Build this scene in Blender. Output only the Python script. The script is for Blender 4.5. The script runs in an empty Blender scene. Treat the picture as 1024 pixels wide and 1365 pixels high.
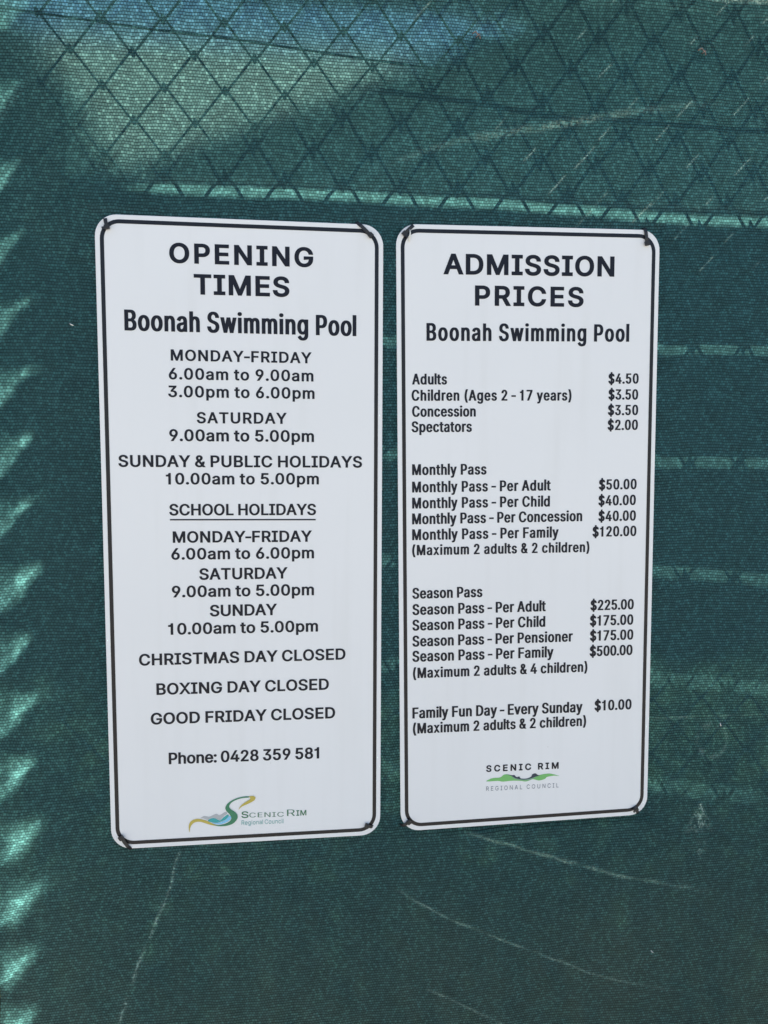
import bpy, bmesh, math, random
import numpy as np
from mathutils import Vector, Matrix
from mathutils.geometry import delaunay_2d_cdt
random.seed(7)
rng = np.random.default_rng(7)
S = bpy.context.scene
COL = S.collection
# ------------------------------------------------------------------ camera
cam_d = bpy.data.cameras.new('camera'); cam = bpy.data.objects.new('camera', cam_d); COL.objects.link(cam)
cam.matrix_world = Matrix(((0.99267, 0.0054, -0.12072, 0.0654), (-0.12072, 0.08879, -0.98871, -1.1356), (0.00538, 0.99604, 0.08879, 1.594), (0, 0, 0, 1)))
cam_d.sensor_fit = 'VERTICAL'; cam_d.sensor_height = 24.0
cam_d.lens = 24.0 * 1025 / 1365
cam_d.clip_start = 0.02; cam_d.clip_end = 4000
S.camera = cam
# ------------------------------------------------------------------ light
SUN = Vector((0.054, 0.42, 0.90)).normalized()          # direction towards the sun: high, just behind the fence
w = bpy.data.worlds.new('World'); S.world = w; w.use_nodes = True
nt = w.node_tree; nt.nodes.clear()
sky = nt.nodes.new('ShaderNodeTexSky'); sky.sky_type = 'NISHITA'; sky.sun_disc = False
sky.sun_elevation = math.asin(SUN.z); sky.sun_rotation = math.atan2(SUN.x, SUN.y)
bg = nt.nodes.new('ShaderNodeBackground'); bg.inputs['Strength'].default_value = 0.06
out = nt.nodes.new('ShaderNodeOutputWorld')
nt.links.new(sky.outputs[0], bg.inputs[0]); nt.links.new(bg.outputs[0], out.inputs[0])
sd = bpy.data.lights.new('sun', 'SUN'); sd.energy = 5.0; sd.angle = math.radians(0.4); sd.color = (1, .95, .86)
so = bpy.data.objects.new('sun', sd); COL.objects.link(so); so.rotation_euler = SUN.to_track_quat('Z', 'Y').to_euler(); so.location = (0, 0, 12)
S.view_settings.view_transform = 'Standard'; S.view_settings.look = 'None'
S.view_settings.exposure = 2.0; S.view_settings.gamma = 1; S.view_settings.use_curve_mapping = False
LEFT_LINES = [('OPENING', -0.1005, 0.0994, 0.3936, 0.0006, 0.0275, 'head'), ('TIMES', -0.0676, 0.0656, 0.3513, 0.0002, 0.0281, 'head'),
 ('Boonah Swimming Pool', -0.1633, 0.1614, 0.2989, -0.0016, 0.0287, 'cond'), ('MONDAY-FRIDAY', -0.1011, 0.0965, 0.2586, -0.0009, 0.0157, 'wide'),
 ('6.00am to 9.00am', -0.1043, 0.0994, 0.2326, -0.0002, 0.0161, 'wide'), ('3.00pm to 6.00pm', -0.1056, 0.1009, 0.2077, -0.0003, 0.0162, 'wide'),
 ('SATURDAY', -0.0665, 0.0605, 0.1713, 0.0003, 0.0159, 'wide'), ('9.00am to 5.00pm', -0.1052, 0.0999, 0.1456, -0.0005, 0.0168, 'wide'),
 ('SUNDAY & PUBLIC HOLIDAYS', -0.1761, 0.1702, 0.1086, -0.0011, 0.0169, 'wide'), ('10.00am to 5.00pm', -0.1111, 0.1069, 0.0838, -0.0002, 0.0165, 'wide'),
 ('SCHOOL HOLIDAYS', -0.1072, 0.1026, 0.039, -0.0012, 0.0166, 'bold'), ('MONDAY-FRIDAY', -0.1031, 0.0962, -0.0005, -0.0008, 0.0167, 'wide'),
 ('6.00am to 6.00pm', -0.1056, 0.0995, -0.0251, -0.001, 0.0168, 'wide'), ('SATURDAY', -0.0665, 0.0604, -0.0549, 0.0001, 0.0169, 'wide'),
 ('9.00am to 5.00pm', -0.1058, 0.0993, -0.0803, -0.0009, 0.017, 'wide'), ('SUNDAY', -0.0522, 0.0446, -0.1092, -0.0, 0.017, 'wide'),
 ('10.00am to 5.00pm', -0.1121, 0.1051, -0.1353, -0.0007, 0.0171, 'wide'), ('CHRISTMAS DAY CLOSED', -0.1542, 0.1461, -0.1795, 0.001, 0.0172, 'wide'),
 ('BOXING DAY CLOSED', -0.1305, 0.1212, -0.2245, -0.0013, 0.0173, 'wide'), ('GOOD FRIDAY CLOSED', -0.1395, 0.1306, -0.2689, -0.0015, 0.0175, 'wide'),
 ('Phone: 0428 359 581', -0.115, 0.1064, -0.3303, -0.0022, 0.0176, 'phone')]
RIGHT_LINES = [('ADMISSION', -0.1304, 0.1293, 0.3866, 0.0012, 0.0295, 'head'), ('PRICES', -0.0838, 0.082, 0.342, -0.0004, 0.029, 'head'),
 ('Boonah Swimming Pool', -0.1563, 0.1545, 0.291, 0.0008, 0.0255, 'cond'), ('Adults', -0.178, -0.1258, 0.2274, -0.0, 0.0157, 'cond2'),
 ('$4.50', 0.1228, 0.1709, 0.2284, 0.0007, 0.0154, 'cond2'), ('Children (Ages 2 - 17 years)', -0.1789, 0.0651, 0.2035, -0.0007, 0.0159, 'cond2'),
 ('$3.50', 0.1233, 0.1706, 0.2045, -0.0001, 0.0155, 'cond2'), ('Concession', -0.1783, -0.0824, 0.1802, -0.0002, 0.0158, 'cond2'),
 ('$3.50', 0.1229, 0.1711, 0.181, 0.0001, 0.0155, 'cond2'), ('Spectators', -0.1792, -0.0883, 0.1576, -0.0003, 0.0159, 'cond2'),
 ('$2.00', 0.1228, 0.1712, 0.1585, 0.0, 0.0156, 'cond2'), ('Monthly Pass', -0.1788, -0.0658, 0.094, -0.0013, 0.0161, 'cond2'),
 ('Monthly Pass - Per Adult', -0.179, 0.0341, 0.0682, -0.001, 0.0162, 'cond2'), ('$50.00', 0.1105, 0.1711, 0.0677, 0.0002, 0.0158, 'cond2'),
 ('Monthly Pass - Per Child', -0.1791, 0.0331, 0.044, -0.0019, 0.0163, 'cond2'), ('$40.00', 0.1101, 0.1703, 0.0432, 0.0, 0.0158, 'cond2'),
 ('Monthly Pass - Per Concession', -0.1793, 0.0846, 0.0204, -0.0016, 0.0164, 'cond2'), ('$40.00', 0.1105, 0.1709, 0.019, -0.0001, 0.0159, 'cond2'),
 ('Monthly Pass - Per Family', -0.1794, 0.0474, -0.0036, -0.0025, 0.0164, 'cond2'), ('$120.00', 0.1014, 0.1722, -0.0049, -0.0005, 0.0159, 'cond2'),
 ('(Maximum 2 adults & 2 children)', -0.1795, 0.0968, -0.027, -0.0043, 0.0157, 'cond2'), ('Season Pass', -0.1796, -0.0717, -0.0923, -0.0017, 0.0165, 'cond2'),
 ('Season Pass - Per Adult', -0.1797, 0.0283, -0.1176, -0.0029, 0.0167, 'cond2'), ('$225.00', 0.0999, 0.1704, -0.1201, -0.0009, 0.0162, 'cond2'),
 ('Season Pass - Per Child', -0.1799, 0.0277, -0.1417, -0.0037, 0.0167, 'cond2'), ('$175.00', 0.0994, 0.1701, -0.1445, -0.0011, 0.0163, 'cond2'),
 ('Season Pass - Per Pensioner', -0.18, 0.072, -0.1666, -0.0045, 0.0168, 'cond2'), ('$175.00', 0.0998, 0.1706, -0.1684, -0.0009, 0.0163, 'cond2'),
 ('Season Pass - Per Family', -0.1802, 0.0413, -0.1901, -0.0046, 0.0169, 'cond2'), ('$500.00', 0.0997, 0.1698, -0.193, -0.001, 0.0164, 'cond2'),
 ('(Maximum 2 adults & 4 children)', -0.1795, 0.0964, -0.2157, -0.0048, 0.0162, 'cond2'),
 ('Family Fun Day - Every Sunday', -0.1807, 0.0894, -0.2794, -0.0079, 0.0171, 'cond2'), ('$10.00', 0.1091, 0.17, -0.2808, -0.0011, 0.0166, 'cond2'),
 ('(Maximum 2 adults & 2 children)', -0.1801, 0.0956, -0.3027, -0.0051, 0.0164, 'cond2')]
UNDERLINE = (-0.1065, 0.0332, 0.1021, 0.032)
LEFT_LOGO_TEXT = [('S', -0.0102, 0.0003, -0.4183, -0.0003, 0.0101, 'logo'), ('CENIC', 0.0015, 0.0528, -0.4189, -0.0013, 0.0078, 'logo'),
 ('R', 0.0578, 0.07, -0.4192, -0.0002, 0.0107, 'logo'), ('IM', 0.0717, 0.0868, -0.4191, -0.0001, 0.0084, 'logo'),
 ('Regional Council', -0.0103, 0.0522, -0.4293, -0.0008, 0.0068, 'thin')]
RIGHT_LOGO_TEXT = [('SCENIC RIM', -0.0651, 0.0517, -0.3702, -0.0018, 0.0106, 'logo2'), ('REGIONAL COUNCIL', -0.0651, 0.052, -0.4007, -0.0018, 0.0069, 'thin')]
LEFT_LOGO = {'gold': [(-0.0146, -0.40503), (-0.01119, -0.39892), (-0.00445, -0.3935), (0.00275, -0.3891), (0.0023, -0.38631), (0.00088, -0.38498), (0.00686, -0.38428),
          (0.0109, -0.38701), (0.00847, -0.39166), (0.00077, -0.39579), (-0.00882, -0.3998), (-0.01291, -0.40311)],
 'green': [(0.00184, -0.38478), (-0.00866, -0.38498), (-0.02059, -0.38812), (-0.02968, -0.39367), (-0.0338, -0.40022), (-0.03221, -0.40608), (-0.028, -0.41084),
           (-0.02521, -0.41653), (-0.02766, -0.42194), (-0.03484, -0.42582), (-0.04483, -0.42726), (-0.05192, -0.4256), (-0.04485, -0.42877), (-0.03298, -0.42895),
           (-0.02294, -0.42599), (-0.01666, -0.41928), (-0.01612, -0.413), (-0.01963, -0.40803), (-0.02506, -0.40396), (-0.0281, -0.39977), (-0.02637, -0.39485),
           (-0.02014, -0.39041), (-0.00987, -0.38718), (0.00135, -0.38651)],
 'grey': [(-0.0702, -0.41504), (-0.06781, -0.41316), (-0.06449, -0.41184), (-0.05766, -0.41347), (-0.05219, -0.41127), (-0.04696, -0.40955), (-0.04225, -0.41181),
          (-0.03389, -0.40725), (-0.03131, -0.41015), (-0.03467, -0.41248), (-0.03875, -0.41628), (-0.04236, -0.4196), (-0.04894, -0.41597), (-0.05533, -0.41586),
          (-0.06033, -0.41809), (-0.06596, -0.41577)],
 'sky': [(-0.05378, -0.42298), (-0.04716, -0.42386), (-0.0405, -0.42273), (-0.03333, -0.41935), (-0.02851, -0.41433), (-0.02543, -0.41501), (-0.02691, -0.41946),
         (-0.03291, -0.42366), (-0.04126, -0.42596), (-0.04836, -0.4253)],
 'tail': [(-0.08702, -0.43615), (-0.0878, -0.42608), (-0.08486, -0.41923), (-0.07775, -0.41587), (-0.06951, -0.41658), (-0.06012, -0.42011), (-0.05191, -0.42485),
          (-0.04365, -0.42783), (-0.05195, -0.42736), (-0.06136, -0.42406), (-0.07075, -0.42052), (-0.07901, -0.42106), (-0.08378, -0.42505), (-0.08598, -0.42994)],
 'teal': [(-0.05988, -0.41937), (-0.0551, -0.41638), (-0.04895, -0.41647), (-0.04236, -0.42011), (-0.03805, -0.41682), (-0.03086, -0.41144), (-0.02898, -0.4138),
          (-0.0338, -0.41907), (-0.04121, -0.42218), (-0.04715, -0.42336), (-0.05424, -0.4222)]}
RIGHT_LOGO = {'green': [(-0.06473, -0.38446), (-0.05857, -0.38088), (-0.05389, -0.37985), (-0.05202, -0.37959), (-0.04264, -0.37943), (-0.03702, -0.37561), (-0.03138, -0.37521),
           (-0.02572, -0.37728), (-0.01815, -0.38175), (-0.00869, -0.38445), (-0.00111, -0.38494), (0.00836, -0.38345), (0.01404, -0.38152), (0.02162, -0.37933),
           (0.03303, -0.37814), (0.04067, -0.37901), (0.05314, -0.38324), (0.04452, -0.38212), (0.03309, -0.3835), (0.0293, -0.38651), (0.0198, -0.38838),
           (0.01027, -0.38567), (0.00459, -0.3874), (-0.00203, -0.38869), (-0.00867, -0.38731), (-0.01812, -0.38632), (-0.02755, -0.3861), (-0.03885, -0.38651),
           (-0.04637, -0.38488)],
 'grey': [(-0.02439, -0.37831), (-0.01815, -0.38232), (-0.00868, -0.38483), (-0.00111, -0.38532), (0.00836, -0.38383), (0.01689, -0.3817), (0.00648, -0.386),
          (-0.0011, -0.38685), (-0.01057, -0.38567), (-0.02003, -0.38277)],
 'navy': [(-0.031, -0.37523), (-0.02384, -0.37702), (-0.02007, -0.37707), (-0.01627, -0.38054), (-0.01212, -0.37985), (-0.00964, -0.38306), (-0.00112, -0.38398),
          (0.00645, -0.3818), (0.00926, -0.37759), (0.01399, -0.37637), (0.01781, -0.37909), (0.02106, -0.38044), (0.01404, -0.3819), (0.00836, -0.38364),
          (-0.00111, -0.38513), (-0.00868, -0.38464), (-0.01815, -0.38213), (-0.02477, -0.3781)]}
CREASES = [('C1', [(-0.1461, 1.9496), (0.1885, 1.9509), (0.4798, 1.9462), (0.8401, 1.9409)], 0.014, 0.008),
 ('C2', [(0.1668, 1.9739), (0.2536, 2.0071), (0.3195, 2.0282), (0.4539, 2.0551), (0.5917, 2.0838), (0.7574, 2.107)], 0.009, 0.0045),
 ('C3', [(0.1894, 1.746), (0.6285, 1.7441), (0.8385, 1.746)], 0.0065, 0.0036), ('C4', [(0.1901, 1.5819), (0.6304, 1.5721), (0.8484, 1.5704)], 0.006, 0.0032),
 ('C5', [(0.1908, 1.4215), (0.6321, 1.4004), (0.8587, 1.3861)], 0.0055, 0.0028), ('C6', [(0.6335, 1.2327), (0.8687, 1.2078)], 0.0045, 0.002),
 ('C7', [(0.6288, 1.158), (0.8714, 1.1587)], 0.003, 0.0006), ('C8', [(0.6298, 1.0623), (0.7594, 1.0395), (0.8791, 1.0206)], 0.005, 0.0012),
 ('C9', [(0.3231, 0.9906), (0.4332, 0.9506), (0.5977, 0.8947), (0.8084, 0.8442)], 0.0065, 0.0036),
 ('C10', [(0.2108, 0.9091), (0.3009, 0.8495), (0.4243, 0.7897), (0.5649, 0.7255), (0.7769, 0.6677)], 0.0042, 0.0024),
 ('C11', [(0.2719, 0.7321), (0.3645, 0.6792), (0.4275, 0.6423)], 0.004, 0.0012), ('C14', [(0.6294, 0.7253), (0.8041, 0.66)], 0.01, 0.0014),
 ('CT', [(0.2842, 2.2003), (0.3833, 2.1886), (0.45, 2.2075), (0.506, 2.2279), (0.5747, 2.2307), (0.8237, 2.2288)], 0.012, 0.002),
 ('CTR', [(0.5054, 2.2465), (0.6089, 2.2446), (0.7026, 2.248), (0.8225, 2.249)], 0.005, 0.003)]
SCRATCH = [[(-0.1023, 0.9892), (-0.1202, 0.917), (-0.1606, 0.8243), (-0.2019, 0.7069)]]
FOLDS = [((-0.2758, 2.079), (-0.3228, 2.0308)), ((-0.286, 1.9769), (-0.3243, 1.9377)), ((-0.2932, 1.8814), (-0.3282, 1.8331)), ((-0.2884, 1.7908), (-0.3317, 1.7368)),
 ((-0.2876, 1.6967), (-0.3353, 1.6412)), ((-0.2866, 1.6052), (-0.3386, 1.5504)), ((-0.2855, 1.5155), (-0.342, 1.4605)), ((-0.2845, 1.4223), (-0.3457, 1.3606)),
 ((-0.2835, 1.3265), (-0.3492, 1.2657)), ((-0.2864, 1.236), (-0.3526, 1.1717)), ((-0.2884, 1.1409), (-0.3562, 1.0763)), ((-0.2916, 1.0409), (-0.3598, 0.9795)),
 ((-0.2946, 0.9464), (-0.3633, 0.8848)), ((-0.2977, 0.8493), (-0.3667, 0.7911)), ((-0.3007, 0.758), (-0.3702, 0.6961))]
TIES = [('L', -0.1857, 0.4503, -0.183, 0.4384), ('L', 0.163, 0.4579, 0.1814, 0.4408), ('L', -0.1727, -0.4568, -0.1852, -0.4376), ('L', 0.1883, -0.4427, 0.179, -0.4398),
 ('R', -0.175, 0.4548, -0.1882, 0.4419), ('R', 0.1759, 0.4576, 0.1787, 0.4358), ('R', -0.197, -0.447, -0.1875, -0.4404), ('R', 0.1848, -0.4532, 0.1796, -0.444)]
MARKS = {'bit1': (-0.2346, 1.7564),
 'bit2': (0.6513, 0.7655),
 'bit3': (0.7518, 1.1457),
 'bit4': (0.7834, 1.0827),
 'edge0': (-0.3576, 1.0366),
 'edge1': (-0.3638, 0.7278),
 'knot1': (0.3337, 2.1771),
 'knot2': (0.6763, 2.1763),
 'patch': (0.7277, 0.9941),
 'ring': (0.7401, 1.1199),
 'tear': (0.7289, 0.9364),
 'thread': (0.2381, 1.8918)}
SX, SZ, SA = 0.42512, 1.45573, -0.01501
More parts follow.
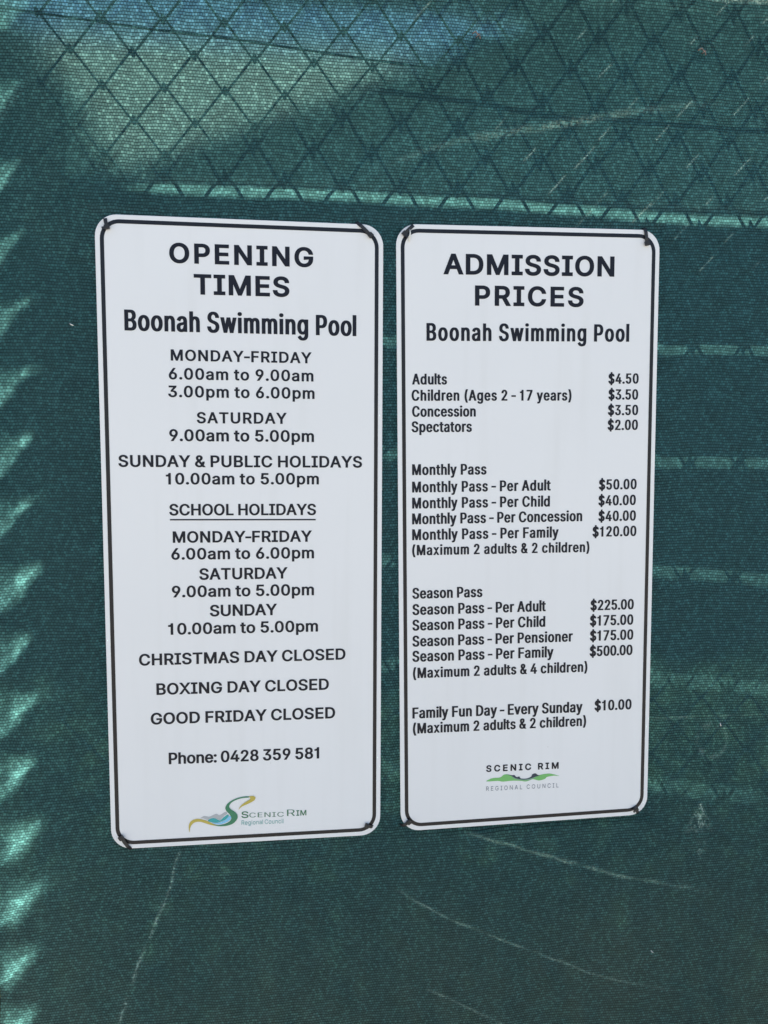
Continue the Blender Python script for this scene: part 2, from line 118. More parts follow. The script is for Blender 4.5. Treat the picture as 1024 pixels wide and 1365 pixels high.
FONT = ''' 369
$878;28 0 397 -146 0 431,0 -431 397 1146 28 0,-28 0 481 1146 0 -431,0 431 481 -146 -28 0;76 0 440 -17 -73 0,53 -24 251 18 -54 24,29 -43 126 118 -30 43,4 -57 75 268 44 0,-43 0 205 268 4 -38,-22 26 243 172 21 -25,-34 13 327 115 35 -12,-41 0 440 97 45 0,-36 -14 562 118 36 15,-21 -27 648 181 21 26,0 -36 679 274 0 32,17 -20 653 352 -18 20,29 -13 582 402 -30 13,37 -10 481 437 -40 11,40 -11 361 470 -83 23,45 -42 169 568 -45 43,0 -66 102 732 0 57,-30 -42 147 880 31 42,-51 -24 270 979 52 23,-65 0 446 1013 67 0,-50 24 621 978 51 -23,-29 41 741 882 30 -41,-2 52 788 743 -42 0,42 0 663 743 -5 50,41 -28 594 860 -41 27,61 0 442 901 -43 0,33 14 329 880 -33 -14,18 25 253 822 -18 -24,0 32 226 738 0 -34,-20 21 257 656 21 -21,-30 12 333 606 29 -13,-26 7 417 577 34 -10,-34 9 519 549 30 -8,-32 13 612 518 33 -13,-29 21 705 467 29 -21,-19 32 776 388 18 -31,0 46 803 272 0 -54,28 44 760 125 -29 -44,54 25 636 21 -55 -26
&880;48 0 387 -13 -66 0,48 -24 217 23 -48 25,26 -42 106 122 -26 41,0 -52 67 262 0 42,-17 -31 93 372 18 32,-31 -28 166 461 32 28,-42 -30 276 548 50 37,-50 -37 425 659 13 9,-14 -12 465 692 14 13,-9 -17 500 737 10 17,0 -22 515 796 0 32,21 -21 483 875 -22 21,36 0 396 906 -25 0,19 10 330 891 -19 -11,11 18 285 848 -11 -19,0 24 269 784 0 -25,-11 22 286 714 11 -22,-20 25 332 643 19 -25,-27 32 401 558 153 -186,-153 186 860 0 -48 0,49 0 715 0 -126 152,126 -152 337 455 -38 46,28 -34 238 575 -28 35,15 -33 172 676 -16 33,0 -38 148 783 0 45,-21 -34 179 901 20 34,-37 -20 264 981 37 19,-49 0 393 1009 50 0,-36 19 522 981 36 -20,-20 32 606 903 20 -32,0 39 636 795 0 -30,12 26 619 711 -11 -26,20 22 573 639 -20 -23,27 20 503 576 -66 -50,67 49 303 428 -41 -31,17 26 216 343 -17 -26,0 31 191 258 0 -32,-16 25 215 172 16 -25,-29 14 282 113 28 -15,-36 0 379 91 40 0,-37 -16 494 116 36 17,-29 -31 592 188 29 30,-17 -43 661 298 17 42,0 -53 686 441 38 0,-38 0 801 441 0 -64,14 42 780 283 -15 -43,19 25 729 182 -19 -26,14 14 679 122 -9 -10,8 10 654 92 -32 -35,49 18 533 13 -49 -18
(537;0 -98 175 406 0 73,-15 -80 198 636 15 80,-26 -74 259 867 25 74,-33 -55 347 1060 39 0,-39 0 464 1060 -34 -70,25 76 375 842 -25 -76,14 74 317 616 -13 -74,0 66 297 406 0 -59,-12 61 315 225 12 -61,-25 68 370 32 24 -68,-38 80 464 -189 -39 0,39 0 347 -189 -56 97,29 -100 219 107 -29 101
)537;39 0 73 -189 40 81,-25 -68 169 35 24 68,-11 -61 222 229 12 60,0 -58 240 406 0 66,14 -74 219 616 -13 74,25 -76 162 842 -25 76,35 -70 73 1060 39 0,-39 0 190 1060 33 -55,-26 74 279 867 25 -74,-15 80 340 636 14 -80,0 73 362 406 0 -100,30 100 317 105 -29 -101,55 95 190 -189 -39 0
-891;-146 0 662 481 0 -38,0 37 662 369 -146 0,146 0 224 369 0 37,0 -38 224 481 146 0
.369;25 0 187 -9 -24 0,17 -17 124 17 -18 18,0 -25 97 81 0 25,-18 -17 124 144 17 18,-24 0 187 170 25 0,-17 18 251 144 17 -17,0 25 277 81 0 -25,17 18 251 17 -17 -17
0891;74 0 446 -13 -75 0,53 -40 255 47 -52 41,28 -77 135 223 -27 76,0 -108 94 499 0 108,-28 -77 136 776 28 77,-52 -40 256 952 53 41,-74 0 446 1013 73 0,-52 41 635 952 52 -40,-28 77 755 776 28 -77,0 108 797 499 0 -108,28 76 755 223 -27 -77,52 41 636 47 -53 -40;-50 0 446 97 48 0,-34 -32 570 145 35 32,-18 -60 649 283 18 60,0 -84 676 499 0 86,18 -60 649 717 -18 60,35 -32 570 855 -34 32,48 0 446 903 -50 0,35 32 320 855 -34 -32,18 60 242 717 -18 -60,0 86 215 499 0 -84,-18 60 242 283 18 -60,-34 32 320 145 35 -32
1891;206 0 150 0 0 36,0 -35 150 107 206 0,-206 0 768 107 0 -35,0 36 768 0 -206 0;-51 0 542 1000 0 -333,0 333 542 0 -41 0,42 0 417 0 0 294,0 -294 417 881 -2 0,2 0 411 881 -80 -59,81 60 169 703 0 46,0 -45 169 839 74 54,-74 -54 390 1000 51 0
2891;213 0 126 0 0 31,0 -31 126 93 111 119,-111 -119 460 450 38 39,-25 -30 555 555 25 30,-13 -28 611 642 12 27,0 -31 630 730 0 36,16 -26 605 823 -17 26,29 -14 537 883 -29 13,36 0 440 903 -39 0,28 15 339 880 -29 -16,15 28 273 813 -16 -29,0 39 250 711 -41 0,40 0 129 711 0 60,-27 -45 169 869 28 46,-47 -26 281 976 48 25,-60 0 442 1013 60 0,-46 25 601 976 46 -25,-26 43 710 875 26 -42,0 53 749 732 0 -37,13 35 729 624 -13 -34,33 43 660 508 -32 -42,58 61 525 353 -75 -78,75 78 300 119 0 -3,0 3 300 111 155 0,-155 0 765 111 0 -37,0 37 765 0 -213 0
3891;68 0 428 -13 -61 0,51 -22 261 19 -51 22,31 -41 138 113 -31 40,3 -57 86 259 43 0,-43 0 215 259 3 -34,-20 24 249 171 19 -24,-31 13 325 116 31 -12,-39 0 430 98 41 0,-33 -14 541 119 32 15,-19 -28 618 183 19 27,0 -41 647 285 0 36,17 -31 621 386 -17 30,37 -18 540 459 -37 18,60 0 395 487 -29 0,29 0 308 487 0 33,0 -34 308 588 86 98,-86 -98 566 881 0 3,0 -3 566 889 -143 0,143 0 137 889 0 37,0 -37 137 1000 198 0,-198 0 732 1000 0 -32,0 32 732 905 -105 -119,106 119 415 547 0 7,0 -7 415 568 74 7,-53 25 606 542 53 -24,-29 46 729 437 29 -45,0 56 772 285 0 -59,30 45 728 130 -29 -45,51 26 607 24 -52 -25
4891;245 0 78 207 0 35,0 -34 78 311 136 230,-136 -230 485 1000 42 0,-42 0 611 1000 -133 -225,133 225 213 326 0 -2,0 3 213 319 200 0,-199 0 812 319 0 -37,0 38 812 207 -245 0;40 0 554 0 0 79,0 -79 554 238 0 17,0 -16 554 287 0 113,0 -112 554 624 40 0,-40 0 674 624 0 -208,0 208 674 0 -40 0
5891;64 0 435 -13 -60 0,47 -24 275 22 -47 23,28 -41 163 118 -28 41,3 -51 117 256 41 0,-41 0 240 256 3 -30,-18 24 271 175 18 -24,-29 14 341 118 28 -13,-35 0 435 98 40 0,-32 -20 543 127 32 19,-17 -33 617 205 18 33,0 -43 644 319 0 43,19 -35 616 435 -18 34,32 -19 540 515 -33 20,42 0 428 544 -33 0,33 11 329 528 -32 -12,19 19 252 483 -40 5,40 -5 132 497 19 167,-19 -168 189 1000 177 0,-177 0 720 1000 0 -37,0 37 720 889 -141 0,141 0 296 889 -11 -99,11 98 263 593 2 0,-2 0 268 593 22 19,-32 -12 349 639 32 11,-36 0 451 656 46 0,-39 16 578 631 38 -17,-28 30 678 561 29 -30,-16 41 745 454 16 -40,0 48 768 321 0 -65,29 50 725 149 -29 -51,50 29 607 30 -50 -29
6891;62 0 445 -13 -62 0,48 -28 280 29 -49 28,28 -50 166 146 -27 50,0 -64 125 318 0 48,-22 -53 157 470 21 53,-54 -80 270 669 75 110,-75 -110 496 1000 46 0,-46 0 633 1000 -112 -162,112 163 297 513 -4 0,3 0 286 513 9 19,-16 -15 324 565 17 16,-24 -9 385 603 23 10,-28 0 462 617 61 0,-45 26 621 579 45 -25,-26 47 727 471 25 -46,0 62 764 309 0 -62,28 48 723 143 -28 -49,48 28 609 28 -47 -28;-39 0 445 95 39 0,-30 -18 548 123 29 19,-17 -32 618 199 17 33,0 -41 644 309 0 42,17 -31 618 419 -17 32,29 -18 548 494 -30 18,39 0 445 521 -39 0,30 18 342 495 -30 -18,17 32 271 420 -17 -31,0 42 246 311 0 -42,-17 32 271 200 17 -33,-30 19 342 123 30 -18
7891;44 0 191 0 148 294,-149 -294 636 881 0 3,0 -3 636 889 -172 0,171 0 122 889 0 37,0 -37 122 1000 215 0,-215 0 768 1000 0 -39,0 39 768 882 -148 -294,148 294 324 0 -44 0
8891;67 0 445 -13 -68 0,52 -23 266 22 -51 24,29 -42 146 121 -29 43,0 -54 102 266 0 42,-17 -36 128 384 17 36,-30 -24 199 474 30 24,-38 -7 300 520 0 2,0 -2 300 525 -49 12,30 -41 182 605 -29 41,0 -54 138 748 0 51,-27 -40 178 884 26 40,-47 -23 287 979 46 23,-60 0 445 1013 59 0,-46 23 602 979 46 -23,-26 40 710 884 27 -40,0 51 750 748 0 -54,30 42 706 605 -29 -41,47 12 591 525 0 -2,0 2 591 520 36 -7,-29 24 690 474 30 -24,-17 36 761 384 18 -36,0 42 788 266 0 -54,29 43 744 121 -29 -42,51 24 623 22 -52 -23;-45 0 445 97 44 0,-32 -14 560 118 32 15,-18 -27 635 180 18 26,0 -35 662 272 0 38,18 -29 634 371 -19 28,33 -16 556 438 -33 16,41 0 445 462 -42 0,32 16 333 438 -33 -16,19 28 255 371 -19 -29,0 38 227 272 0 -35,-17 26 253 180 18 -27,-33 15 329 118 33 -14;-36 0 445 569 35 0,-27 -14 539 590 27 14,-16 -26 604 650 16 25,0 -33 628 738 0 34,15 -25 605 826 -16 25,27 -14 541 884 -28 13,36 0 445 904 -37 0,27 13 349 884 -28 -14,16 25 284 826 -15 -25,0 34 261 738 0 -33,-15 25 284 650 16 -26,-28 14 349 590 28 -14
9891;-61 0 444 1013 62 0,-48 28 610 971 48 -28,-27 50 723 854 28 -50,0 64 764 682 0 -48,21 53 733 530 -22 -53,55 80 619 331 -75 -110,75 110 394 0 -46 0,46 0 256 0 112 162,-112 -163 593 487 3 0,-4 0 604 487 -9 -19,17 15 565 435 -17 -16,23 9 505 397 -24 -10,28 0 428 383 -60 0,46 -26 269 421 -45 25,26 -47 163 529 -25 46,0 -62 125 691 0 63,-27 -49 166 858 28 48,-48 -28 280 972 48 28;40 0 444 905 -38 0,30 18 342 877 -30 -19,17 32 272 801 -17 -33,0 41 246 691 0 -41,-17 32 272 581 17 -32,-30 18 342 506 30 -18,-38 0 444 479 39 0,-30 -18 548 505 30 18,-17 -32 618 580 17 32,0 -41 644 689 0 42,17 -32 618 800 -17 33,30 -19 548 877 -30 18
:369;25 0 187 -9 -24 0,17 -17 124 17 -18 18,0 -25 97 81 0 25,-18 -17 124 144 17 18,-24 0 187 170 25 0,-17 18 251 144 17 -17,0 25 277 81 0 -25,17 18 251 17 -17 -17;25 0 187 532 -24 0,17 -17 124 558 -18 18,0 -24 97 621 0 26,-18 -17 124 685 17 18,-24 0 187 711 25 0,-17 18 251 685 17 -17,0 26 277 621 0 -24,17 18 251 558 -17 -17
A943;45 0 32 0 121 333,-121 -333 396 1000 49 0,-49 0 543 1000 122 -333,-122 333 910 0 -44 0,44 0 777 0 -71 198,71 -199 564 595 -13 36,17 -55 519 732 -17 54,25 -84 456 940 9 0,-9 0 482 940 -25 -85,18 55 418 729 -17 -55,12 34 374 595 -69 -199,69 198 167 0 -45 0;170 0 216 279 0 37,0 -38 216 391 170 0,-170 0 727 391 0 -38,0 37 727 279 -170 0
B897;122 0 118 0 0 333,0 -333 118 1000 119 0,-119 0 474 1000 69 0,-45 24 646 964 46 -23,-23 40 749 869 22 -40,0 49 783 735 0 -43,15 28 760 629 -15 -28,25 17 700 562 -24 -17,29 9 619 524 0 -3,0 3 619 515 32 -2,-31 19 714 483 31 -20,-20 36 791 399 20 -35,0 52 821 268 0 -51,23 41 787 131 -24 -40,50 24 677 35 -49 -23,78 0 485 0 -123 0;0 114 245 112 79 0,-79 0 481 112 78 0,-33 -30 648 157 34 29,0 -44 699 268 0 34,17 -28 673 361 -17 28,31 -17 601 429 -32 16,44 0 488 454 -81 0,81 0 245 454 0 -114;0 109 245 561 74 0,-74 0 468 561 36 0,-29 -14 566 582 30 14,-17 -26 635 642 17 25,0 -35 660 732 0 44,31 -30 614 843 -30 30,64 0 472 888 -76 0,76 0 245 888 0 -109
C1003;51 0 526 -13 -87 0,67 -42 295 49 -67 42,38 -77 137 227 -39 76,0 -105 79 499 0 106,-39 -77 137 773 38 77,-67 -42 295 951 67 42,-87 0 526 1013 50 0,-45 15 669 991 45 -14,-36 29 790 926 36 -28,-24 41 880 822 24 -40,-9 51 930 685 -43 0,42 0 803 685 -8 34,18 -27 765 776 -17 26,25 -18 702 842 -24 18,30 -9 620 883 -30 8,32 0 526 896 -62 0,48 31 361 850 -49 -31,28 59 246 715 -29 -59,0 85 203 499 0 -84,-28 59 246 284 28 -59,-48 31 361 150 49 -31,-61 0 526 104 32 0,-30 -9 620 118 30 9,-24 -18 702 158 25 18,-17 -27 765 225 18 26,-8 -34 803 315 42 0,-43 0 930 315 -9 -51,24 41 881 178 -24 -40,36 29 791 74 -36 -28,45 15 669 9 -45 -15
D987;102 0 430 0 -80 0,80 0 189 0 0 37,0 -37 189 112 77 0,-78 0 422 112 82 0,-54 -31 625 159 54 31,-26 -58 745 293 26 58,0 -81 785 502 0 80,26 -58 745 709 -26 57,52 -31 628 842 -52 30,78 0 434 888 -83 0,84 0 183 888 0 37,0 -37 183 1000 87 0,-87 0 443 1000 97 0,-69 40 693 940 69 -40,-37 74 852 769 37 -75,0 103 907 502 0 -104,37 75 852 233 -37 -75,71 41 689 60 -71 -40;-42 0 245 1000 0 -333,0 333 245 0 -42 0,42 0 118 0 0 333,0 -333 118 1000 42 0
E823;207 0 118 0 0 333,0 -333 118 1000 205 0,-204 0 732 1000 0 -37,0 37 732 888 -162 0,162 0 245 888 0 -109,0 108 245 562 151 0,-152 0 699 562 0 -38,0 37 699 450 -152 0,151 0 245 450 0 -113,0 113 245 112 164 0,-165 0 738 112 0 -37,0 37 738 0 -207 0
F806;42 0 118 0 0 333,0 -333 118 1000 203 0,-203 0 726 1000 0 -37,0 37 726 888 -161 0,160 0 245 888 0 -114,0 114 245 547 145 0,-146 0 681 547 0 -37,0 37 681 435 -146 0,145 0 245 435 0 -145,0 145 245 0 -42 0
G1023;80 0 528 -13 -89 0,67 -42 294 49 -68 42,38 -77 136 227 -38 77,0 -104 79 499 0 106,-38 -77 136 773 38 77,-67 -42 293 951 66 42,-86 0 521 1013 53 0,-46 16 669 990 46 -16,-37 30 793 922 36 -29,-24 41 883 818 24 -40,-9 49 932 685 -43 0,43 0 802 685 -10 33,17 -26 761 773 -17 26,24 -18 700 839 -24 19,30 -10 620 882 -30 9,36 0 521 896 -59 0,48 31 360 850 -48 -31,28 59 246 715 -29 -59,0 85 203 499 0 -84,-28 58 246 285 28 -59,-49 31 362 150 49 -31,-62 0 528 104 57 0,-44 -24 678 140 43 24,-25 -44 779 242 24 45,0 -60 815 398 13 -2,-13 3 854 391 -100 0,99 0 556 391 0 37,0 -37 556 503 128 0,-128 0 940 503 0 -37,0 37 940 393 0 -82,36 60 886 179 -35 -61,62 33 740 37 -61 -34
H1016;42 0 118 0 0 333,0 -333 118 1000 42 0,-42 0 245 1000 0 -144,0 144 245 568 175 0,-175 0 771 568 0 144,0 -144 771 1000 42 0,-42 0 898 1000 0 -333,0 333 898 0 -42 0,42 0 771 0 0 152,0 -152 771 456 -175 0,175 0 245 456 0 -152,0 152 245 0 -42 0
I591;156 0 61 0 0 37,0 -37 61 112 57 0,-57 0 232 112 0 259,0 -259 232 888 -57 0,57 0 61 888 0 37,0 -37 61 1000 156 0,-157 0 530 1000 0 -37,0 37 530 888 -57 0,57 0 359 888 0 -259,0 259 359 112 57 0,-57 0 530 112 0 -37,0 37 530 0 -157 0
L772;197 0 118 0 0 333,0 -333 118 1000 42 0,-42 0 245 1000 0 -296,0 296 245 112 155 0,-155 0 710 112 0 -37,0 37 710 0 -197 0
M1235;41 0 118 0 0 333,0 -333 118 1000 60 0,-60 0 298 1000 82 -211,-82 211 545 368 6 -15,-8 23 565 312 7 -22,-8 25 588 241 9 -26,-8 25 612 165 8 -26,-6 21 632 96 -9 0,9 0 604 96 6 20,-8 -24 625 162 7 25,-9 -26 649 238 8 26,-7 -23 672 311 8 23,-6 -15 693 368 81 211,-81 -211 936 1000 60 0,-60 0 1116 1000 0 -333,0 333 1116 0 -42 0,42 0 991 0 0 191,0 -191 991 572 0 21,-1 -27 992 643 0 26,-1 -29 993 725 1 28,-1 -29 995 812 1 30,-1 -29 997 899 3 0,-4 0 1008 899 -9 -31,11 31 978 805 -10 -32,10 29 947 713 -10 -29,9 24 919 633 -9 -25,6 16 896 572 -75 -191,75 191 672 0 -37 0,37 0 562 0 -75 191,76 -191 335 572 -6 15,8 -24 313 631 -9 24,10 -29 285 710 -10 29,10 -32 254 801 -11 33,12 -33 220 899 5 0,-5 0 234 899 0 -25,-1 29 236 818 1 -29,-1 29 238 731 0 -30,-1 27 239 646 0 -28,0 22 240 572 0 -191,0 191 240 0 -41 0
N1029;43 0 118 0 0 333,0 -333 118 1000 50 0,-50 0 268 1000 135 -214,-135 214 674 359 11 -16,-15 26 713 296 15 -25,-18 32 762 210 17 -32,-17 36 813 108 -5 -1,6 1 796 105 -4 37,1 -35 788 213 -2 35,0 -29 785 309 -1 29,0 -20 784 383 0 206,0 -206 784 1000 42 0,-43 0 911 1000 0 -333,0 333 911 0 -50 0,51 0 760 0 -121 190,121 -190 397 570 -15 26,16 -28 349 650 -17 28,22 -38 291 749 -22 38,32 -55 211 889 8 1,-7 -1 234 892 2 -50,-2 42 240 754 2 -42,-1 31 244 645 1 -31,0 17 246 572 0 -191,0 191 246 0 -43 0
O1048;86 0 525 -13 -86 0,67 -42 296 49 -67 42,39 -77 137 227 -38 76,0 -105 79 499 0 106,-38 -77 137 773 39 77,-67 -42 296 951 67 42,-86 0 525 1013 86 0,-67 42 754 951 67 -42,-39 77 912 773 38 -77,0 106 969 499 0 -105,38 76 912 227 -39 -77,67 42 754 49 -67 -42;-60 0 525 104 59 0,-49 -30 687 149 48 31,-29 -59 803 283 28 59,0 -85 846 499 0 86,28 -59 803 717 -29 59,48 -31 687 851 -49 30,59 0 525 896 -60 0,49 31 362 850 -48 -30,29 59 246 716 -28 -59,0 86 203 499 0 -85,-28 58 246 284 29 -59,-48 30 362 150 49 -31
P874;42 0 118 0 0 333,0 -333 118 1000 115 0,-114 0 462 1000 77 0,-50 28 653 958 51 -28,-25 47 766 845 25 -48,0 60 803 683 0 -59,25 48 766 522 -25 -48,51 29 653 407 -50 -28,77 0 462 365 -82 0,82 0 215 365 0 37,0 -38 215 477 81 0,-81 0 457 477 52 0,-32 -18 584 503 32 18,-15 -31 655 577 15 32,0 -39 677 683 0 40,15 -31 655 789 -15 31,32 -18 584 862 -33 18,53 0 456 889 -70 0,70 0 245 889 0 -297,0 296 245 0 -42 0
R883;42 0 118 0 0 333,0 -333 118 1000 115 0,-115 0 464 1000 77 0,-51 27 655 960 50 -26,-24 47 767 851 25 -46,0 60 805 692 0 -60,25 45 767 534 -24 -46,51 25 654 427 -50 -26,76 0 464 389 -92 0,92 0 189 389 0 37,0 -37 189 501 90 0,-90 0 459 501 52 0,-32 -15 585 524 32 16,-15 -29 656 591 15 28,0 -39 679 692 0 40,15 -30 656 796 -15 29,32 -16 585 864 -33 16,52 0 458 889 -71 0,71 0 245 889 0 -297,0 296 245 0 -42 0;49 0 694 0 -81 150,81 -150 452 450 48 0,-47 0 595 450 82 -150,-82 150 841 0 -49 0
S878;76 0 440 -17 -73 0,53 -24 251 18 -54 24,29 -43 126 118 -30 43,4 -57 75 268 44 0,-43 0 205 268 4 -38,-22 26 243 172 21 -25,-34 13 327 115 35 -12,-41 0 440 97 45 0,-36 -14 562 118 36 15,-21 -27 648 181 21 26,0 -36 679 274 0 32,17 -20 653 352 -18 20,29 -13 582 402 -30 13,37 -10 481 437 -40 11,40 -11 361 470 -83 23,45 -42 169 568 -45 43,0 -66 102 732 0 57,-30 -42 147 880 31 42,-51 -24 270 979 52 23,-65 0 446 1013 67 0,-50 24 621 978 51 -23,-29 41 741 882 30 -41,-2 52 788 743 -42 0,42 0 663 743 -5 50,41 -28 594 860 -41 27,61 0 442 901 -43 0,33 14 329 880 -33 -14,18 25 253 822 -18 -24,0 32 226 738 0 -34,-20 21 257 656 21 -21,-30 12 333 606 29 -13,-26 7 417 577 34 -10,-34 9 519 549 30 -8,-32 13 612 518 33 -13,-29 21 705 467 29 -21,-19 32 776 388 18 -31,0 46 803 272 0 -54,28 44 760 125 -29 -44,54 25 636 21 -55 -26
T882;106 0 62 888 0 37,0 -37 62 1000 253 0,-252 0 819 1000 0 -37,0 37 819 888 -104 0,105 0 505 888 0 -296,0 296 505 0 -42 0,42 0 379 0 0 296,0 -296 379 888 -106 0
U1017;78 0 509 -16 -79 0,58 -31 303 30 -59 31,33 -54 166 157 -32 54,0 -68 118 340 0 220,0 -220 118 1000 42 0,-42 0 244 1000 0 -217,0 217 244 350 0 -48,-22 38 277 222 21 -37,-40 21 368 134 39 -22,-55 0 509 101 55 0,-39 -22 650 134 39 21,-21 -37 740 222 21 38,0 -48 772 350 0 217,0 -217 772 1000 42 0,-43 0 899 1000 0 -220,0 220 899 340 0 -68,33 54 850 157 -32 -54,59 31 714 30 -58 -31
X932;48 0 36 0 130 186,-131 -186 427 559 0 -31,0 32 427 464 -123 179,123 -179 58 1000 49 0,-49 0 205 1000 48 -71,-49 71 350 787 20 -30,-14 22 401 710 14 -21,-12 20 439 647 12 -21,-15 28 479 574 -8 0,8 0 456 574 15 27,-11 -21 495 646 12 21,-14 -22 534 710 15 21,-21 -30 587 787 49 71,-49 -71 734 1000 48 0,-47 0 877 1000 -123 -177,123 177 509 470 0 31,0 -32 509 564 129 -188,-129 188 896 0 -49 0,49 0 750 0 -58 85,59 -84 574 254 -18 27,12 -19 528 324 -13 20,11 -20 491 384 -11 20,14 -26 453 454 9 0,-10 0 481 454 -14 -25,12 20 443 386 -12 -20,14 20 405 326 -13 -21,19 28 357 254 -59 -84,59 85 180 0 -48 0
Y928;42 0 400 0 0 136,0 -136 400 409 -123 197,123 -197 32 1000 49 0,-49 0 179 1000 66 -108,-66 108 378 677 22 -36,-18 33 437 574 17 -33,-19 48 491 453 -17 0,17 0 440 453 18 49,-18 -33 494 576 17 33,-21 -34 551 677 66 108,-66 -108 749 1000 49 0,-49 0 895 1000 -123 -197,122 197 527 409 0 -136,0 136 527 0 -42 0
a765;43 0 314 -17 -47 0,38 -18 186 10 -39 17,22 -35 94 88 -23 34,0 -49 60 212 0 43,-17 -26 85 316 17 27,-28 -16 152 380 29 15,-34 -8 246 414 35 8,-35 -4 350 432 45 6,-28 -3 459 446 28 3,-13 -8 521 462 14 7,0 -19 542 501 0 1,0 -2 542 505 0 31,12 -21 524 583 -11 22,24 -12 471 633 -23 12,34 0 385 650 -36 0,26 11 293 634 -25 -12,16 17 231 591 -16 -17,7 19 197 538 -39 12,38 -11 81 572 17 46,-31 -26 154 680 32 27,-39 -12 261 738 40 12,-40 0 381 756 27 0,-32 6 470 746 32 -7,-29 19 562 708 29 -18,-19 34 634 630 18 -35,0 56 662 494 0 -165,0 165 662 0 -40 0,39 0 544 0 0 34,0 -34 544 102 -3 0,2 0 536 102 -9 -17,19 19 495 48 -18 -18,30 13 423 2 -30 -13;-30 0 335 89 45 0,-31 -17 448 115 31 18,-16 -28 518 183 16 28,0 -31 542 271 0 34,0 -34 542 373 -5 -6,16 4 510 358 -16 -5,21 3 455 346 -21 -4,20 2 394 337 -20 -3,13 2 345 330 -29 -3,25 8 264 312 -25 -9,16 16 203 274 -15 -17,0 29 181 206 0 -25,-13 17 200 142 14 -17,-23 9 255 103 23 -9
c778;38 0 407 -16 -67 0,51 -32 230 32 -51 32,29 -58 110 167 -29 58,0 -76 67 368 0 78,-29 -58 110 572 29 58,-51 -32 230 707 51 33,-67 0 407 756 37 0,-32 10 511 741 33 -9,-27 18 600 700 26 -18,-19 26 668 633 19 -27,-10 33 711 544 -39 -10,39 10 595 515 -5 19,11 -16 571 568 -11 17,15 -12 531 611 -16 12,20 -7 476 639 -21 6,25 0 407 648 -49 0,32 25 285 610 -32 -26,16 42 213 508 -16 -43,0 51 189 368 0 -49,-16 42 213 231 16 -42,-32 25 285 130 32 -26,-49 0 407 91 26 0,-21 -6 477 101 21 7,-16 -12 532 130 16 12,-11 -17 573 174 11 17,-5 -20 598 230 38 -9,-38 10 713 201 -9 -34,19 27 671 110 -19 -26,27 19 602 42 -27 -19,33 10 512 -1 -32 -10
d834;46 0 384 -16 -62 0,48 -32 219 32 -48 31,27 -58 107 166 -26 58,0 -79 67 371 0 78,-27 -58 108 575 27 58,-48 -32 220 709 47 31,-63 0 385 756 46 0,-28 15 497 733 29 -16,-17 19 565 680 16 -20,-8 14 602 628 3 0,-3 0 611 628 0 124,0 -124 611 1000 40 0,-40 0 731 1000 0 -333,0 333 731 0 -39 0,38 0 615 0 0 38,0 -38 615 115 -4 0,4 0 603 115 -9 -15,17 21 564 61 -17 -20,29 16 496 7 -29 -15;-46 0 402 92 45 0,-31 -24 517 128 32 23,-17 -42 589 226 16 42,0 -55 613 372 0 56,16 -41 589 517 -16 41,31 -23 518 613 -32 24,46 0 402 648 -47 0,32 24 284 612 -31 -24,16 42 213 513 -16 -41,0 53 189 372 0 -53,-16 42 213 229 17 -42,-32 24 285 129 32 -25
e794;51 0 417 -16 -73 0,52 -32 230 32 -52 32,29 -58 109 167 -28 57,0 -76 67 367 0 77,-28 -58 109 569 27 59,-50 -33 226 706 51 33,-67 0 403 756 41 0,-38 14 522 735 39 -13,-32 30 628 670 31 -30,-18 48 702 554 18 -48,0 68 730 381 0 -16,0 16 730 333 -195 0,194 0 147 333 0 34,0 -34 147 434 172 0,-172 0 664 434 -18 -12,18 13 609 397 0 50,16 -38 585 528 -15 38,31 -22 516 617 -30 21,45 0 403 649 -45 0,32 22 288 616 -32 -22,17 35 214 530 -17 -36,0 41 189 415 0 -22,0 22 189 349 0 -55,-19 38 217 209 19 -39,-34 20 297 121 34 -20,-46 0 417 91 30 0,-25 -9 499 104 24 8,-17 -17 561 143 18 17,-9 -25 601 207 39 -9,-38 9 717 179 -11 -39,28 29 659 77 -28 -29,41 16 555 9 -41 -17
g836;60 0 407 -296 -55 0,41 -15 263 -274 -41 14,27 -25 162 -216 -27 24,15 -29 99 -136 34 19,-33 -19 199 -80 11 -16,-16 18 239 -130 16 -17,-26 11 303 -173 27 -12,-42 0 407 -191 60 0,-39 -29 555 -148 38 29,0 -62 612 -11 0 48,0 -48 612 134 -3 0,3 0 602 134 -9 -15,17 19 563 82 -16 -20,29 14 496 31 -29 -14,47 0 383 9 -60 0,48 -28 221 52 -47 29,28 -54 108 177 -27 55,0 -78 67 376 0 77,-27 -57 108 577 27 56,-48 -32 221 709 48 31,-62 0 385 756 47 0,-29 15 498 733 29 -15,-16 20 566 680 17 -20,-9 15 605 627 3 0,-3 0 615 627 0 39,0 -40 615 746 39 0,-39 0 732 746 0 -255,0 254 732 -17 0 -65,29 42 689 -177 -29 -41,49 19 571 -267 -49 -19;-46 0 403 116 45 0,-31 -21 518 148 31 21,-17 -39 590 238 16 39,0 -55 614 379 0 53,16 -40 590 519 -16 40,31 -23 519 614 -32 23,46 0 403 648 -47 0,32 24 285 612 -32 -24,17 40 213 516 -16 -41,0 51 189 379 0 -53,-17 39 214 241 16 -39,-32 22 286 149 32 -22
h806;0 43 223 446 0 -149,0 149 223 0 -40 0,40 0 103 0 0 333,0 -333 103 1000 40 0,-40 0 223 1000 0 -145,0 145 223 565 -7 0,8 0 201 565 23 69,-42 -30 299 712 42 29,-56 0 447 756 51 0,-38 21 580 724 38 -20,-22 41 670 631 21 -42,0 64 702 472 0 -157,0 157 702 0 -40 0,40 0 582 0 0 154,0 -154 582 462 0 59,30 -32 537 598 -31 33,52 0 413 647 -36 0,29 15 316 624 -29 -16,17 30 248 556 -16 -30
